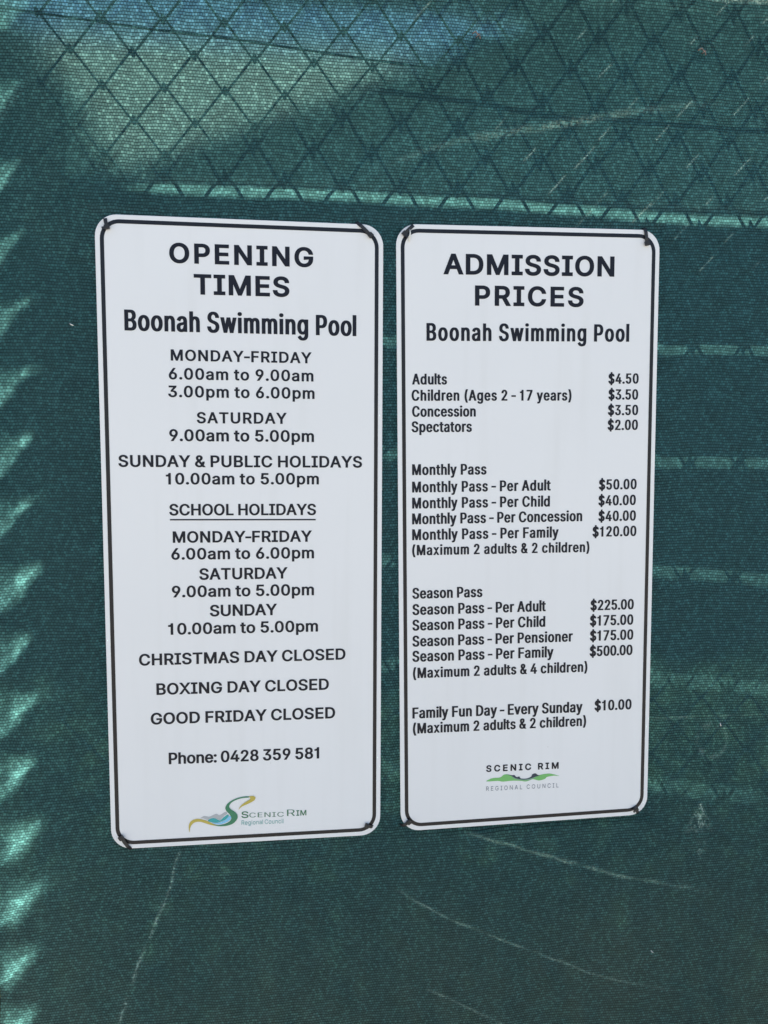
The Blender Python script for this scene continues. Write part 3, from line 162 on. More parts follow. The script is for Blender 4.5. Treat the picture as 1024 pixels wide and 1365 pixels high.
i328;40 0 103 0 0 249,0 -249 103 746 40 0,-40 0 223 746 0 -249,0 249 223 0 -40 0;24 0 164 870 -22 0,16 -16 106 894 -17 15,0 -22 81 950 0 22,-17 -15 106 1006 16 16,-22 0 164 1030 24 0,-17 16 224 1006 16 -15,0 22 248 950 0 -22,16 15 224 894 -17 -16
l372;15 0 274 -5 -58 0,28 -30 145 40 -28 29,0 -55 103 166 0 278,0 -278 103 1000 40 0,-40 0 223 1000 0 -269,0 269 223 194 0 -34,-8 14 236 122 9 -13,-25 0 287 102 12 0,-6 -1 315 103 7 1,-6 -2 334 107 7 -34,-7 34 355 5 -10 -2,14 2 318 -2 -15 -2
m1199;40 0 103 0 0 249,0 -249 103 746 39 0,-39 0 220 746 0 -55,0 55 221 581 -3 0,4 0 211 581 11 39,-22 -27 260 680 23 26,-29 -13 338 739 30 13,-32 0 431 759 55 0,-34 33 565 709 34 -33,-10 53 631 579 -6 0,6 0 614 579 9 37,-24 -26 663 674 23 27,-33 -15 748 737 34 15,-39 0 858 759 44 0,-36 19 977 731 36 -19,-22 38 1063 646 21 -38,0 59 1095 501 0 -167,0 167 1095 0 -40 0,41 0 974 0 0 166,0 -167 974 499 0 54,30 -24 929 615 -31 23,40 0 823 650 -34 0,24 14 736 629 -25 -15,13 25 679 570 -13 -24,0 32 659 486 0 -162,0 162 659 0 -40 0,40 0 539 0 0 170,0 -171 539 511 0 41,28 -25 497 611 -27 26,42 0 392 650 -29 0,25 14 310 629 -26 -13,16 27 247 568 -16 -26,0 40 223 468 0 -156,0 156 223 0 -40 0
n805;0 43 223 446 0 -149,0 149 223 0 -40 0,40 0 103 0 0 249,0 -249 103 746 39 0,-38 0 219 746 1 -61,0 60 220 565 -6 0,7 0 201 565 23 69,-42 -30 299 712 42 29,-56 0 447 756 51 0,-38 21 580 724 38 -20,-21 41 669 631 22 -42,0 64 702 472 0 -157,0 157 702 0 -40 0,40 0 582 0 0 154,0 -154 582 462 0 59,30 -32 537 598 -31 33,52 0 413 647 -36 0,29 15 316 624 -29 -16,17 30 248 556 -16 -30
o816;69 0 407 -16 -67 0,51 -32 230 32 -51 32,29 -58 110 167 -29 58,0 -76 67 368 0 78,-29 -58 110 572 29 58,-51 -32 230 707 51 33,-67 0 407 756 69 0,-51 33 587 707 51 -32,-28 58 706 572 29 -58,0 78 749 368 0 -76,29 58 706 167 -28 -58,51 32 587 32 -51 -32;-49 0 407 91 50 0,-32 -26 531 130 33 25,-16 -42 604 231 16 42,0 -49 628 368 0 51,16 -42 604 507 -16 43,33 -26 531 610 -32 25,50 0 407 648 -49 0,32 25 285 610 -32 -26,16 42 213 508 -16 -43,0 51 189 368 0 -49,-16 42 213 231 16 -42,-32 25 285 130 32 -26
p834;40 0 103 -281 0 343,0 -342 103 746 39 0,-39 0 220 746 0 -40,0 39 220 628 4 0,-4 0 232 628 9 14,-16 -20 270 680 16 19,-29 -16 337 733 29 15,-47 0 450 756 63 0,-48 31 615 709 48 -32,-27 58 727 575 27 -58,0 78 767 371 0 -79,27 58 727 166 -26 -58,47 31 616 32 -48 -32,62 0 451 -16 -46 0,29 -15 339 7 -29 16,17 -20 271 61 -16 21,10 -15 232 115 -3 0,3 0 223 115 0 -132,0 132 223 -281 -40 0;-45 0 433 92 46 0,-31 -25 549 129 32 24,-16 -42 621 229 16 42,0 -53 645 372 0 53,16 -41 621 513 -16 42,32 -24 550 612 -32 24,46 0 433 648 -46 0,31 24 317 613 -32 -23,16 41 246 517 -16 -41,0 56 221 372 0 -55,-16 42 246 226 16 -42,-32 23 318 128 31 -24
r509;40 0 103 0 0 249,0 -249 103 746 39 0,-38 0 219 746 0 -39,0 38 219 631 3 0,-3 0 227 631 14 37,-35 -23 300 722 34 23,-45 0 419 756 9 0,-12 0 451 756 12 -1,-7 1 479 754 0 -40,0 40 479 634 -4 0,14 -2 452 638 -14 1,16 0 407 640 -35 0,27 15 313 618 -28 -14,16 27 247 557 -16 -26,0 35 223 466 0 -155,0 155 223 0 -40 0
s717;57 0 358 -16 -52 0,41 -16 220 7 -40 15,26 -29 121 74 -25 30,8 -44 70 185 38 8,-39 -8 185 209 9 -41,-30 20 244 118 30 -19,-45 0 356 89 52 0,-31 -22 481 122 30 23,0 -31 527 202 0 26,19 -17 499 267 -18 17,36 -8 417 305 -41 10,41 -10 293 334 -67 16,33 -34 142 409 -33 34,0 -52 92 538 0 43,-24 -33 128 652 24 32,-41 -18 226 728 42 19,-53 0 368 756 51 0,-36 16 499 732 36 -15,-23 28 588 667 22 -28,-10 36 637 570 -37 -8,37 8 527 545 -9 28,24 -22 477 620 -25 23,48 0 368 654 -44 0,30 20 257 623 -29 -21,0 31 213 545 0 -28,-21 17 244 478 20 -17,-43 10 338 438 37 -9,-38 9 451 411 68 -16,-33 33 602 337 33 -34,0 52 651 209 0 -43,25 34 614 93 -25 -34,44 19 511 13 -45 -19
t447;-130 0 401 746 0 -35,0 34 401 643 -130 0,129 0 13 643 0 34,0 -35 13 746 129 0;0 -248 128 926 40 0,-40 0 248 926 0 -245,0 245 248 192 0 -33,-13 15 267 120 14 -15,-32 0 335 98 8 0,-12 -1 364 100 12 2,-10 -1 397 105 7 -34,-8 34 419 3 -12 -4,16 1 377 -5 -15 -2,15 0 331 -8 -65 0,35 -33 181 42 -36 33,0 -61 128 183 0 247
u806;56 0 358 -10 -50 0,38 -21 226 21 -38 21,22 -42 136 115 -22 42,0 -63 103 273 0 158,0 -158 103 746 40 0,-40 0 223 746 0 -155,0 154 223 283 0 -58,-30 33 269 147 31 -32,-52 0 393 99 36 0,-29 -16 490 122 28 15,-17 -30 557 190 17 30,0 -43 582 300 0 149,0 -149 582 746 40 0,-40 0 702 746 0 -249,0 249 702 0 -39 0,39 0 586 0 0 60,0 -61 586 181 6 0,-6 0 604 181 -23 -70,43 29 505 33 -42 -29
v765;42 0 319 0 -95 249,95 -249 34 746 44 0,-44 0 166 746 53 -147,-53 147 325 305 16 -45,-11 44 367 171 12 -45,-13 42 404 41 -14 0,14 0 362 41 13 42,-12 -45 399 171 11 44,-16 -45 440 305 53 147,-53 -147 599 746 44 0,-43 0 730 746 -95 -249,95 249 445 0 -42 0
w1115;41 0 270 0 -75 249,76 -249 44 746 43 0,-42 0 171 746 31 -109,-30 109 262 420 13 -45,-14 56 302 268 14 -55,-14 69 344 81 -6 0,7 0 324 81 14 66,-14 -56 365 265 13 56,-13 -47 405 420 30 109,-30 -109 495 746 43 0,-42 0 622 746 30 -109,-30 109 711 420 12 -46,-14 55 750 267 14 -56,-14 68 791 81 -8 0,7 0 769 81 14 67,-14 -56 812 266 14 56,-13 -47 852 420 31 109,-31 -109 944 746 42 0,-42 0 1070 746 -75 -249,76 249 844 0 -40 0,40 0 724 0 -32 113,32 -113 627 338 -10 34,9 -35 599 442 -10 36,9 -37 571 551 -9 37,9 -38 544 664 9 0,-9 0 571 664 -9 -38,9 38 544 551 -9 -37,10 35 516 442 -9 -36,10 33 487 338 -32 -113,32 113 391 0 -40 0
x744;46 0 41 0 99 143,-99 -143 337 429 0 -31,0 31 336 336 -93 137,94 -137 56 746 47 0,-47 0 197 746 31 -49,-31 48 290 601 24 -37,-18 32 352 498 18 -32,-18 30 407 405 -20 0,21 0 345 405 19 30,-16 -32 398 498 16 32,-24 -37 458 601 32 48,-32 -49 554 746 46 0,-46 0 691 746 -93 -138,94 138 410 332 0 29,0 -30 410 421 98 -140,-97 140 703 0 -46 0,46 0 564 0 -37 56,36 -56 454 168 -24 35,17 -31 393 267 -17 32,18 -29 340 357 20 0,-21 0 402 357 -18 -29,16 32 351 267 -16 -31,24 35 291 168 -37 -56,37 56 180 0 -46 0
y765;7 -4 93 -272 9 34,-9 -35 121 -168 6 -2,-6 1 140 -172 24 -5,-19 -3 204 -175 19 4,-15 -17 256 -145 15 16,-11 -34 296 -70 8 23,-7 -22 319 -3 -95 250,95 -250 34 746 44 0,-44 0 166 746 53 -147,-53 147 325 305 16 -45,-12 45 367 170 12 -44,-13 42 404 41 -14 0,14 0 361 41 13 42,-12 -45 398 171 12 44,-16 -45 440 305 54 147,-53 -147 600 746 43 0,-43 0 730 746 -109 -287,110 286 401 -114 -15 -39,21 25 347 -210 -21 -26,28 13 274 -267 -28 -12,35 0 180 -285 -20 0,15 -3 127 -281 -15 2'''

# ------------------------------------------------------------------ helpers
def mat(name, col, rough=.5, metal=0., spec=.5, noise=None, bump=None, coat=0.):
    m = bpy.data.materials.new(name); m.use_nodes = True
    t = m.node_tree; b = t.nodes['Principled BSDF']
    b.inputs['Base Color'].default_value = (*col, 1); b.inputs['Roughness'].default_value = rough
    b.inputs['Metallic'].default_value = metal; b.inputs['Specular IOR Level'].default_value = spec
    b.inputs['Coat Weight'].default_value = coat
    tc = t.nodes.new('ShaderNodeTexCoord')
    if noise:                                             # (scale, second colour, contrast low, high)
        sc, c2, lo, hi = noise
        n = t.nodes.new('ShaderNodeTexNoise'); n.inputs['Scale'].default_value = sc; n.inputs['Detail'].default_value = 6
        r = t.nodes.new('ShaderNodeMapRange'); r.inputs[1].default_value = lo; r.inputs[2].default_value = hi
        x = t.nodes.new('ShaderNodeMix'); x.data_type = 'RGBA'
        x.inputs[6].default_value = (*col, 1); x.inputs[7].default_value = (*c2, 1)
        t.links.new(tc.outputs['Object'], n.inputs['Vector']); t.links.new(n.outputs['Fac'], r.inputs[0])
        t.links.new(r.outputs[0], x.inputs[0]); t.links.new(x.outputs[2], b.inputs['Base Color'])
    if bump:
        n = t.nodes.new('ShaderNodeTexNoise'); n.inputs['Scale'].default_value = bump[0]; n.inputs['Detail'].default_value = 5
        p = t.nodes.new('ShaderNodeBump'); p.inputs['Strength'].default_value = bump[1]; p.inputs['Distance'].default_value = bump[2]
        t.links.new(tc.outputs['Object'], n.inputs['Vector']); t.links.new(n.outputs['Fac'], p.inputs['Height'])
        t.links.new(p.outputs[0], b.inputs['Normal'])
    return m
def obj(name, bm, m, parent=None, smooth=False):
    me = bpy.data.meshes.new(name)
    if smooth:
        for f in bm.faces: f.smooth = True
    bm.to_mesh(me); bm.free(); me.materials.append(m)
    o = bpy.data.objects.new(name, me); COL.objects.link(o)
    if parent: o.parent = parent
    return o
def thing(name, loc, label, cat, group=None, rot=(0, 0, 0)):
    o = bpy.data.objects.new(name, None); COL.objects.link(o); o.location = loc; o.rotation_euler = rot
    o.empty_display_size = .05
    return tag(o, label, cat, group)
def tag(o, label, cat, group=None):
    o['label'] = label; o['category'] = cat
    if group: o['group'] = group
    return o
def add_box(bm, x0, x1, y0, y1, z0, z1, bev=0):
    r = bmesh.ops.create_cube(bm, size=1, matrix=Matrix.Translation(((x0+x1)/2, (y0+y1)/2, (z0+z1)/2)) @ Matrix.Diagonal((x1-x0, y1-y0, z1-z0, 1)))
    if bev:
        es = list({e for v in r['verts'] for e in v.link_edges})
        bmesh.ops.bevel(bm, geom=es, offset=bev, segments=2, affect='EDGES', profile=.5)
def add_tube(bm, pts, r, n=8, cap=True):
    pts = [Vector(p) for p in pts]; rings = []
    up = None
    for i, p in enumerate(pts):
        a = pts[max(i-1, 0)]; b = pts[min(i+1, len(pts)-1)]; d = (b-a).normalized()
        if up is None: up = d.orthogonal().normalized()
        u = (up - d*up.dot(d)).normalized(); up = u; v = d.cross(u)
        rr = r[i] if isinstance(r, (list, tuple)) else r
        rings.append([bm.verts.new(p + (u*math.cos(2*math.pi*k/n) + v*math.sin(2*math.pi*k/n))*rr) for k in range(n)])
    for a, b in zip(rings, rings[1:]):
        for k in range(n): bm.faces.new((a[k], a[(k+1) % n], b[(k+1) % n], b[k]))
    if cap: bm.faces.new(rings[0][::-1]); bm.faces.new(rings[-1])
def add_ribbon(bm, pts, wv, wid, th):
    """flat strap along pts; wv = across direction"""
    pts = [Vector(p) for p in pts]; wv = Vector(wv).normalized(); rings = []
    for i, p in enumerate(pts):
        d = (pts[min(i+1, len(pts)-1)] - pts[max(i-1, 0)]).normalized(); n = d.cross(wv).normalized()
        rings.append([bm.verts.new(p + wv*a*wid/2 + n*b*th/2) for a, b in ((-1, -1), (1, -1), (1, 1), (-1, 1))])
    for a, b in zip(rings, rings[1:]):
        for k in range(4): bm.faces.new((a[k], a[(k+1) % 4], b[(k+1) % 4], b[k]))
    bm.faces.new(rings[0][::-1]); bm.faces.new(rings[-1])
# ------------------------------------------------------------------ materials
M_conc = mat('concrete', (.34, .325, .29), .9, noise=(1.3, (.24, .23, .20), .35, .7), bump=(60, .4, .01))
M_asph = mat('short_grass', (.020, .028, .010), .9, noise=(2.5, (.014, .021, .008), .35, .7), bump=(60, .4, .01))
M_gnd = mat('worn_concrete', (.24, .225, .20), .9, noise=(1.3, (.17, .16, .14), .35, .7), bump=(60, .4, .01))
M_galv = mat('galvanised_wire', (.06, .062, .062), .8, .0, noise=(40, (.04, .04, .04), .4, .6))
M_post = mat('galvanised_post', (.55, .55, .52), .5, .3, noise=(9, (.42, .42, .40), .4, .6))
M_panel = mat('white_sign_enamel', (.80, .80, .80), .38, spec=.45, noise=(3.2, (.775, .775, .775), .42, .75))
def dirty_panel(m):
    t = m.node_tree; N = t.nodes.new; L = t.links.new; b = t.nodes['Principled BSDF']; src = b.inputs['Base Color'].links[0].from_socket
    tc = N('ShaderNodeTexCoord'); vo = N('ShaderNodeTexVoronoi'); vo.inputs['Scale'].default_value = 26; vo.inputs['Randomness'].default_value = 1
    L(tc.outputs['Object'], vo.inputs['Vector'])
    rd = N('ShaderNodeSeparateColor'); L(vo.outputs['Color'], rd.inputs[0])
    sz = N('ShaderNodeMath'); sz.operation = 'POWER'; L(rd.outputs[0], sz.inputs[0]); sz.inputs[1].default_value = 9
    th = N('ShaderNodeMath'); th.operation = 'MULTIPLY'; L(sz.outputs[0], th.inputs[0]); th.inputs[1].default_value = .035
    lt = N('ShaderNodeMath'); lt.operation = 'LESS_THAN'; L(vo.outputs['Distance'], lt.inputs[0]); L(th.outputs[0], lt.inputs[1])
    mp = N('ShaderNodeMapping'); mp.inputs['Scale'].default_value = (38, 38, 2.2); L(tc.outputs['Object'], mp.inputs['Vector'])
    sn = N('ShaderNodeTexNoise'); sn.inputs['Scale'].default_value = 1; sn.inputs['Detail'].default_value = 4; L(mp.outputs[0], sn.inputs['Vector'])
    sr_ = N('ShaderNodeMapRange'); sr_.inputs[1].default_value = .52; sr_.inputs[2].default_value = .80; sr_.inputs[4].default_value = .10; L(sn.outputs['Fac'], sr_.inputs[0])
    m1 = N('ShaderNodeMix'); m1.data_type = 'RGBA'; L(sr_.outputs[0], m1.inputs[0]); L(src, m1.inputs[6]); m1.inputs[7].default_value = (.50, .49, .44, 1)
    m2 = N('ShaderNodeMix'); m2.data_type = 'RGBA'; L(lt.outputs[0], m2.inputs[0]); L(m1.outputs[2], m2.inputs[6]); m2.inputs[7].default_value = (.28, .25, .20, 1)
    L(m2.outputs[2], b.inputs['Base Color'])
dirty_panel(M_panel)
M_black = mat('black_vinyl', (.006, .0075, .016), .42, spec=.25)
M_edge = mat('dark_vinyl_border', (.006, .006, .010), .3, spec=.35)
M_tie = mat('black_nylon', (.016, .016, .018), .45)
M_tan = mat('tan_steel_roof', (.24, .21, .135), .8, noise=(.6, (.20, .175, .11), .3, .7))
M_brick = mat('tan_brick', (.30, .23, .16), .9, noise=(8, (.22, .16, .11), .4, .6))
M_shedw = mat('dark_green_cladding', (.085, .155, .165), .8, noise=(3, (.07, .13, .14), .4, .6))
M_shedr = mat('charcoal_steel_roof', (.07, .10, .105), .7)
M_leaf = mat('conifer_foliage', (.035, .06, .025), .8, noise=(6, (.06, .09, .035), .4, .6))
M_hedge = mat('hedge_foliage', (.075, .10, .04), .8, noise=(9, (.055, .08, .03), .4, .6))
M_bark = mat('bark', (.09, .065, .045), .95, noise=(20, (.05, .04, .03), .4, .6))
M_pale = mat('pale_plastic', (.75, .74, .68), .5)
M_rust = mat('rusty_wire', (.13, .10, .095), .7, noise=(300, (.25, .2, .18), .4, .6))
LOGO_COL = {'gold': (.50, .40, .07), 'tail': (.50, .40, .07), 'green': (.035, .20, .10), 'grey': (.42, .44, .45), 'teal': (.03, .36, .36), 'sky': (.22, .55, .80)}
LM = {k: mat(f'vinyl_{k}_ink', v, .45) for k, v in LOGO_COL.items()}
M_hill = mat('leaf_green_ink', (.17, .48, .14), .45); M_navy = mat('navy_ink', (.018, .035, .06), .45); M_greyg = mat('grey_green_ink', (.20, .33, .27), .45)
M_dkgreen = mat('dark_green_ink', (.022, .15, .065), .45); M_tealtxt = mat('teal_ink', (.05, .33, .30), .45); M_greytxt = mat('grey_ink', (.12, .14, .18), .45)
# ------------------------------------------------------------------ shade cloth material (knitted weave: yarn + open stitches)
def cloth_material():
    m = bpy.data.materials.new('green_shade_cloth'); m.use_nodes = True; t = m.node_tree; t.nodes.clear(); N = t.nodes.new; L = t.links.new
    uv = N('ShaderNodeUVMap'); uv.uv_map = 'cloth'
    ns = N('ShaderNodeTexNoise'); ns.inputs['Scale'].default_value = 26; ns.inputs['Detail'].default_value = 3; L(uv.outputs[0], ns.inputs['Vector'])
    nf = N('ShaderNodeTexNoise'); nf.inputs['Scale'].default_value = 260; nf.inputs['Detail'].default_value = 2; L(uv.outputs[0], nf.inputs['Vector'])
    def vm(op, a, b):
        n = N('ShaderNodeVectorMath'); n.operation = op
        for i, q in enumerate((a, b)):
            if isinstance(q, tuple): n.inputs[i].default_value = q
            else: L(q, n.inputs[i])
        return n.outputs[0]
    def ma(op, a, b=0., c=None):
        n = N('ShaderNodeMath'); n.operation = op
        for i, q in enumerate((a, b) if c is None else (a, b, c)):
            if isinstance(q, (int, float)): n.inputs[i].default_value = q
            else: L(q, n.inputs[i])
        return n.outputs[0]
    d1 = vm('MULTIPLY', vm('SUBTRACT', ns.outputs['Color'], (.5, .5, .5)), (.010, .006, 0))
    d2 = vm('MULTIPLY', vm('SUBTRACT', nf.outputs['Color'], (.5, .5, .5)), (.0024, .0014, 0))
    p = vm('ADD', vm('ADD', uv.outputs[0], d1), d2)
    sx = N('ShaderNodeSeparateXYZ'); L(p, sx.inputs[0])
    def ss(x, a, b):
        n = N('ShaderNodeMapRange'); n.interpolation_type = 'SMOOTHSTEP'; n.inputs[1].default_value = a; n.inputs[2].default_value = b; L(x, n.inputs[0]); return n.outputs[0]
    vv = ma('MULTIPLY', sx.outputs[1], 1/PITCH_Z); rw = ma('FLOOR', vv)
    uu = ma('ADD', ma('MULTIPLY', sx.outputs[0], 1/PITCH_X), ma('MULTIPLY', ma('MODULO', rw, 2.), .5)); cw = ma('FLOOR', uu)
    fv = ma('MULTIPLY', ma('ABSOLUTE', ma('SUBTRACT', ma('FRACT', vv), .5)), 2.)
    fu = ma('MULTIPLY', ma('ABSOLUTE', ma('SUBTRACT', ma('FRACT', uu), .5)), 2.)
    line = ss(fv, .45, 1.0); joint = ma('MULTIPLY', ss(fu, .35, 1.0), .62)
    mort = ma('MAXIMUM', line, joint)                                   # dark gaps: deep between rows, shallow between stitches
    cid = N('ShaderNodeCombineXYZ'); L(cw, cid.inputs[0]); L(rw, cid.inputs[1])
    wn = N('ShaderNodeTexWhiteNoise'); wn.noise_dimensions = '2D'; L(cid.outputs[0], wn.inputs['Vector'])
    st = ma('SUBTRACT', 1., mort)
    tone = ma('MULTIPLY', ma('MULTIPLY_ADD', wn.outputs['Value'], .30, .90), ma('MULTIPLY_ADD', st, 1.10, .24))
    tonev = N('ShaderNodeCombineXYZ'); [L(tone, tonev.inputs[k]) for k in range(3)]
    wear_and_light = N('ShaderNodeAttribute'); wear_and_light.attribute_name = 'wear_and_light'
    opn = N('ShaderNodeAttribute'); opn.attribute_name = 'open_stitch'
    big = N('ShaderNodeTexNoise'); big.inputs['Scale'].default_value = 3.5; big.inputs['Detail'].default_value = 4; L(uv.outputs[0], big.inputs['Vector'])
    # rub marks and painted light streaks are broken up stitch by stitch
    spk = N('ShaderNodeTexWhiteNoise'); spk.noise_dimensions = '3D'; L(vm('FLOOR', vm('MULTIPLY', uv.outputs[0], (560, 560, 0)), (0, 0, 0)), spk.inputs['Vector'])
    wr = ma('MULTIPLY', wear_and_light.outputs['Fac'], ma('MULTIPLY_ADD', ma('POWER', spk.outputs['Value'], 2.2), 1.9, .06))
    def rgb(a, b, f):
        n = N('ShaderNodeMix'); n.data_type = 'RGBA'
        for i, q in ((6, a), (7, b)):
            if isinstance(q, tuple): n.inputs[i].default_value = (*q, 1)
            else: L(q, n.inputs[i])
        if isinstance(f, float): n.inputs[0].default_value = f
        else: L(f, n.inputs[0])
        return n.outputs[2]
    base = rgb(CL_A, CL_B, big.outputs['Fac'])
    ground_light = N('ShaderNodeAttribute'); ground_light.attribute_name = 'ground_light'
    base = rgb(base, (.105, .125, .085), ground_light.outputs['Fac'])             # olive light from the ground behind, painted into the lower cloth
    col = vm('MULTIPLY', base, tonev.outputs[0])
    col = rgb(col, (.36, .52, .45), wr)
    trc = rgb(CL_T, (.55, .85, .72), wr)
    tt = ma('MULTIPLY', tone, ma('MULTIPLY_ADD', ma('POWER', wn.outputs['Value'], 3.), .8, .80)); ttv = N('ShaderNodeCombineXYZ'); [L(tt, ttv.inputs[k]) for k in range(3)]
    trc = vm('MULTIPLY', trc, ttv.outputs[0])
    bp = N('ShaderNodeBump'); bp.inputs['Strength'].default_value = .55; bp.inputs['Distance'].default_value = .0012
    L(st, bp.inputs['Height'])
    df = N('ShaderNodeBsdfDiffuse'); L(col, df.inputs['Color']); L(bp.outputs[0], df.inputs['Normal'])
    tr = N('ShaderNodeBsdfTranslucent'); L(trc, tr.inputs['Color'])
    gl = N('ShaderNodeBsdfGlossy'); gl.inputs['Roughness'].default_value = .42; gl.inputs['Color'].default_value = (1, 1, 1, 1); L(bp.outputs[0], gl.inputs['Normal'])
    m1 = N('ShaderNodeMixShader'); m1.inputs[0].default_value = TR_MIX; L(df.outputs[0], m1.inputs[1]); L(tr.outputs[0], m1.inputs[2])
    m2 = N('ShaderNodeMixShader'); m2.inputs[0].default_value = .012; L(m1.outputs[0], m2.inputs[1]); L(gl.outputs[0], m2.inputs[2])
    tp = N('ShaderNodeBsdfRefraction'); tp.inputs['IOR'].default_value = 1.06; tp.inputs['Roughness'].default_value = .55; tp.inputs['Color'].default_value = (.50, .97, .98, 1)   # open stitches: light passes, slightly scattered
    spark = ma('MULTIPLY_ADD', ma('POWER', wn.outputs['Value'], 4.), 1.1, .8)
    hole = ma('MULTIPLY_ADD', ma('MULTIPLY', ma('MULTIPLY', st, spark), ma('MULTIPLY_ADD', opn.outputs['Fac'], 1.2, 1.)), HOLE, HOLE0)
    m3 = N('ShaderNodeMixShader'); L(hole, m3.inputs[0]); L(m2.outputs[0], m3.inputs[1]); L(tp.outputs[0], m3.inputs[2])
    o = N('ShaderNodeOutputMaterial'); L(m3.outputs[0], o.inputs[0])
    return m
PITCH_X, PITCH_Z = .0041, .0042
CL_A, CL_B, CL_T = (.010, .042, .049), (.015, .054, .061), (.17, .46, .43)
TR_MIX, HOLE, HOLE0 = .32, .165, .003
# ------------------------------------------------------------------ ground
bm = bmesh.new(); bmesh.ops.create_grid(bm, x_segments=2, y_segments=2, size=900)
g = obj('ground', bm, M_gnd); g['kind'] = 'structure'
bm = bmesh.new(); add_box(bm, -40, 40, .12, 60, -.02, .012); g = obj('lawn', bm, M_asph); g['kind'] = 'structure'
bm = bmesh.new(); add_box(bm, -4.0, -.97, .25, 2.1, 0, .06, .01); g = obj('path', bm, M_conc); g['kind'] = 'structure'
# ------------------------------------------------------------------ things beyond the fence (seen dimly through the weave)
def gable(bm, x0, x1, y0, y1, ze, za):
    xm = (x0+x1)/2
    f = [bm.verts.new(q) for q in ((x0, y0, 0), (x1, y0, 0), (x1, y0, ze), (xm, y0, za), (x0, y0, ze))]
    b = [bm.verts.new(q) for q in ((x0, y1, 0), (x1, y1, 0), (x1, y1, ze), (xm, y1, za), (x0, y1, ze))]
    bm.faces.new(f); bm.faces.new(b[::-1])
    for k in range(5): bm.faces.new((f[k], b[k], b[(k+1) % 5], f[(k+1) % 5]))
shed = thing('changing_shed', (0, 0, 0), 'dark green gabled shed close behind the fence, seen dimly through the cloth', 'shed')
bm = bmesh.new(); gable(bm, -.62, 4.5, 3.02, 6.5, 2.70, 3.72); obj('wall', bm, M_shedw, shed)
bm = bmesh.new()
for s in (-1, 1):
    for q in range(24):                                   # corrugations run down the slope
        pass
    a = Vector((1.94, 0, 3.86)); e = Vector((1.94 + s*2.82, 0, 2.73)); n = Vector((s*.37, 0, .93))*.05
    vs = [bm.verts.new((p.x, y, p.z)) for y in (2.85, 6.65) for p in (a, e, e+n, a+n)]
    for fc in ((0, 1, 2, 3), (7, 6, 5, 4), (0, 4, 5, 1), (3, 2, 6, 7), (1, 5, 6, 2), (0, 3, 7, 4)): bm.faces.new([vs[k] for k in fc])
obj('roof', bm, M_shedr, shed)
bm = bmesh.new(); add_box(bm, .9, 1.8, 2.97, 3.0, .02, 2.05, .004); dr = obj('door', bm, M_shedr, shed)
bm = bmesh.new(); add_box(bm, 1.66, 1.72, 2.93, 2.968, 1.0, 1.13, .006); obj('handle', bm, M_post, dr)
hall = thing('pool_hall', (0, 0, 0), 'tan roofed brick building far behind the fence under blue sky', 'building')
bm = bmesh.new(); add_box(bm, -5, 3.2, 5.3, 13, 0, 3.35); obj('wall', bm, M_brick, hall)
bm = bmesh.new()
nx = 110; x0, x1 = -5.4, 3.6
rows = []
for y, z in ((4.9, 3.40), (9.1, 6.25), (13.3, 3.40)):
    rows.append([bm.verts.new((x0+(x1-x0)*k/nx, y, z+.018*math.sin(k*2.1))) for k in range(nx+1)])
for a, b in zip(rows, rows[1:]):
    for k in range(nx): bm.faces.new((a[k], a[k+1], b[k+1], b[k]))
obj('roof', bm, M_tan, hall)
for x in (-3.6, -1.4, 1.2):
    bm = bmesh.new(); add_box(bm, x, x+1.1, 5.25, 5.32, 1.1, 2.2, .01); wn = obj('window', bm, M_shedr, hall)
def leaf_cloud(bm, f_sample, n, s):
    for k in range(n):
        c = Vector(f_sample()); u = Vector(rng.normal(size=3)).normalized(); v = u.orthogonal().normalized(); r = s*random.uniform(.6, 1.4)
        bm.faces.new([bm.verts.new(c + u*r), bm.verts.new(c + v*r*.45), bm.verts.new(c - u*r), bm.verts.new(c - v*r*.45)])
con = thing('conifer_tree', (-2.75, 4.15, 0), 'dark dense conical conifer behind the fence beside the shed', 'tree')
bm = bmesh.new(); add_tube(bm, [(0, 0, 0), (.02, 0, 2.5), (0, .02, 5.5)], [.16, .10, .02], 8); obj('trunk', bm, M_bark, con)
def cone_s():
    while True:
        z = random.uniform(.05, 5.75); R = min(2.0, (5.78-z)/1.4)
        if random.random() < R/2: break
    a = random.uniform(0, 6.283); q = R*(random.random()**.3)*(1+.05*math.sin(z*9+a*3))
    return q*math.cos(a), q*math.sin(a), z
bm = bmesh.new(); leaf_cloud(bm, cone_s, 42000, .075); obj('crown', bm, M_leaf, con)
lh = thing('low_hedge', (.65, .68, 0), 'low dark hedge growing along the back of the fence, behind the cloth', 'hedge')
bm = bmesh.new(); leaf_cloud(bm, lambda: (random.uniform(-1.5, 1.6), random.uniform(-.28, .28), random.uniform(.02, .98+.05*random.random())), 16000, .035); obj('foliage', bm, M_hedge, lh)
for k in range(7):
    bm = bmesh.new(); add_tube(bm, [(-1.3+.45*k, 0, 0), (-1.28+.45*k, .03, .8)], .015, 6); obj('stem', bm, M_bark, lh)
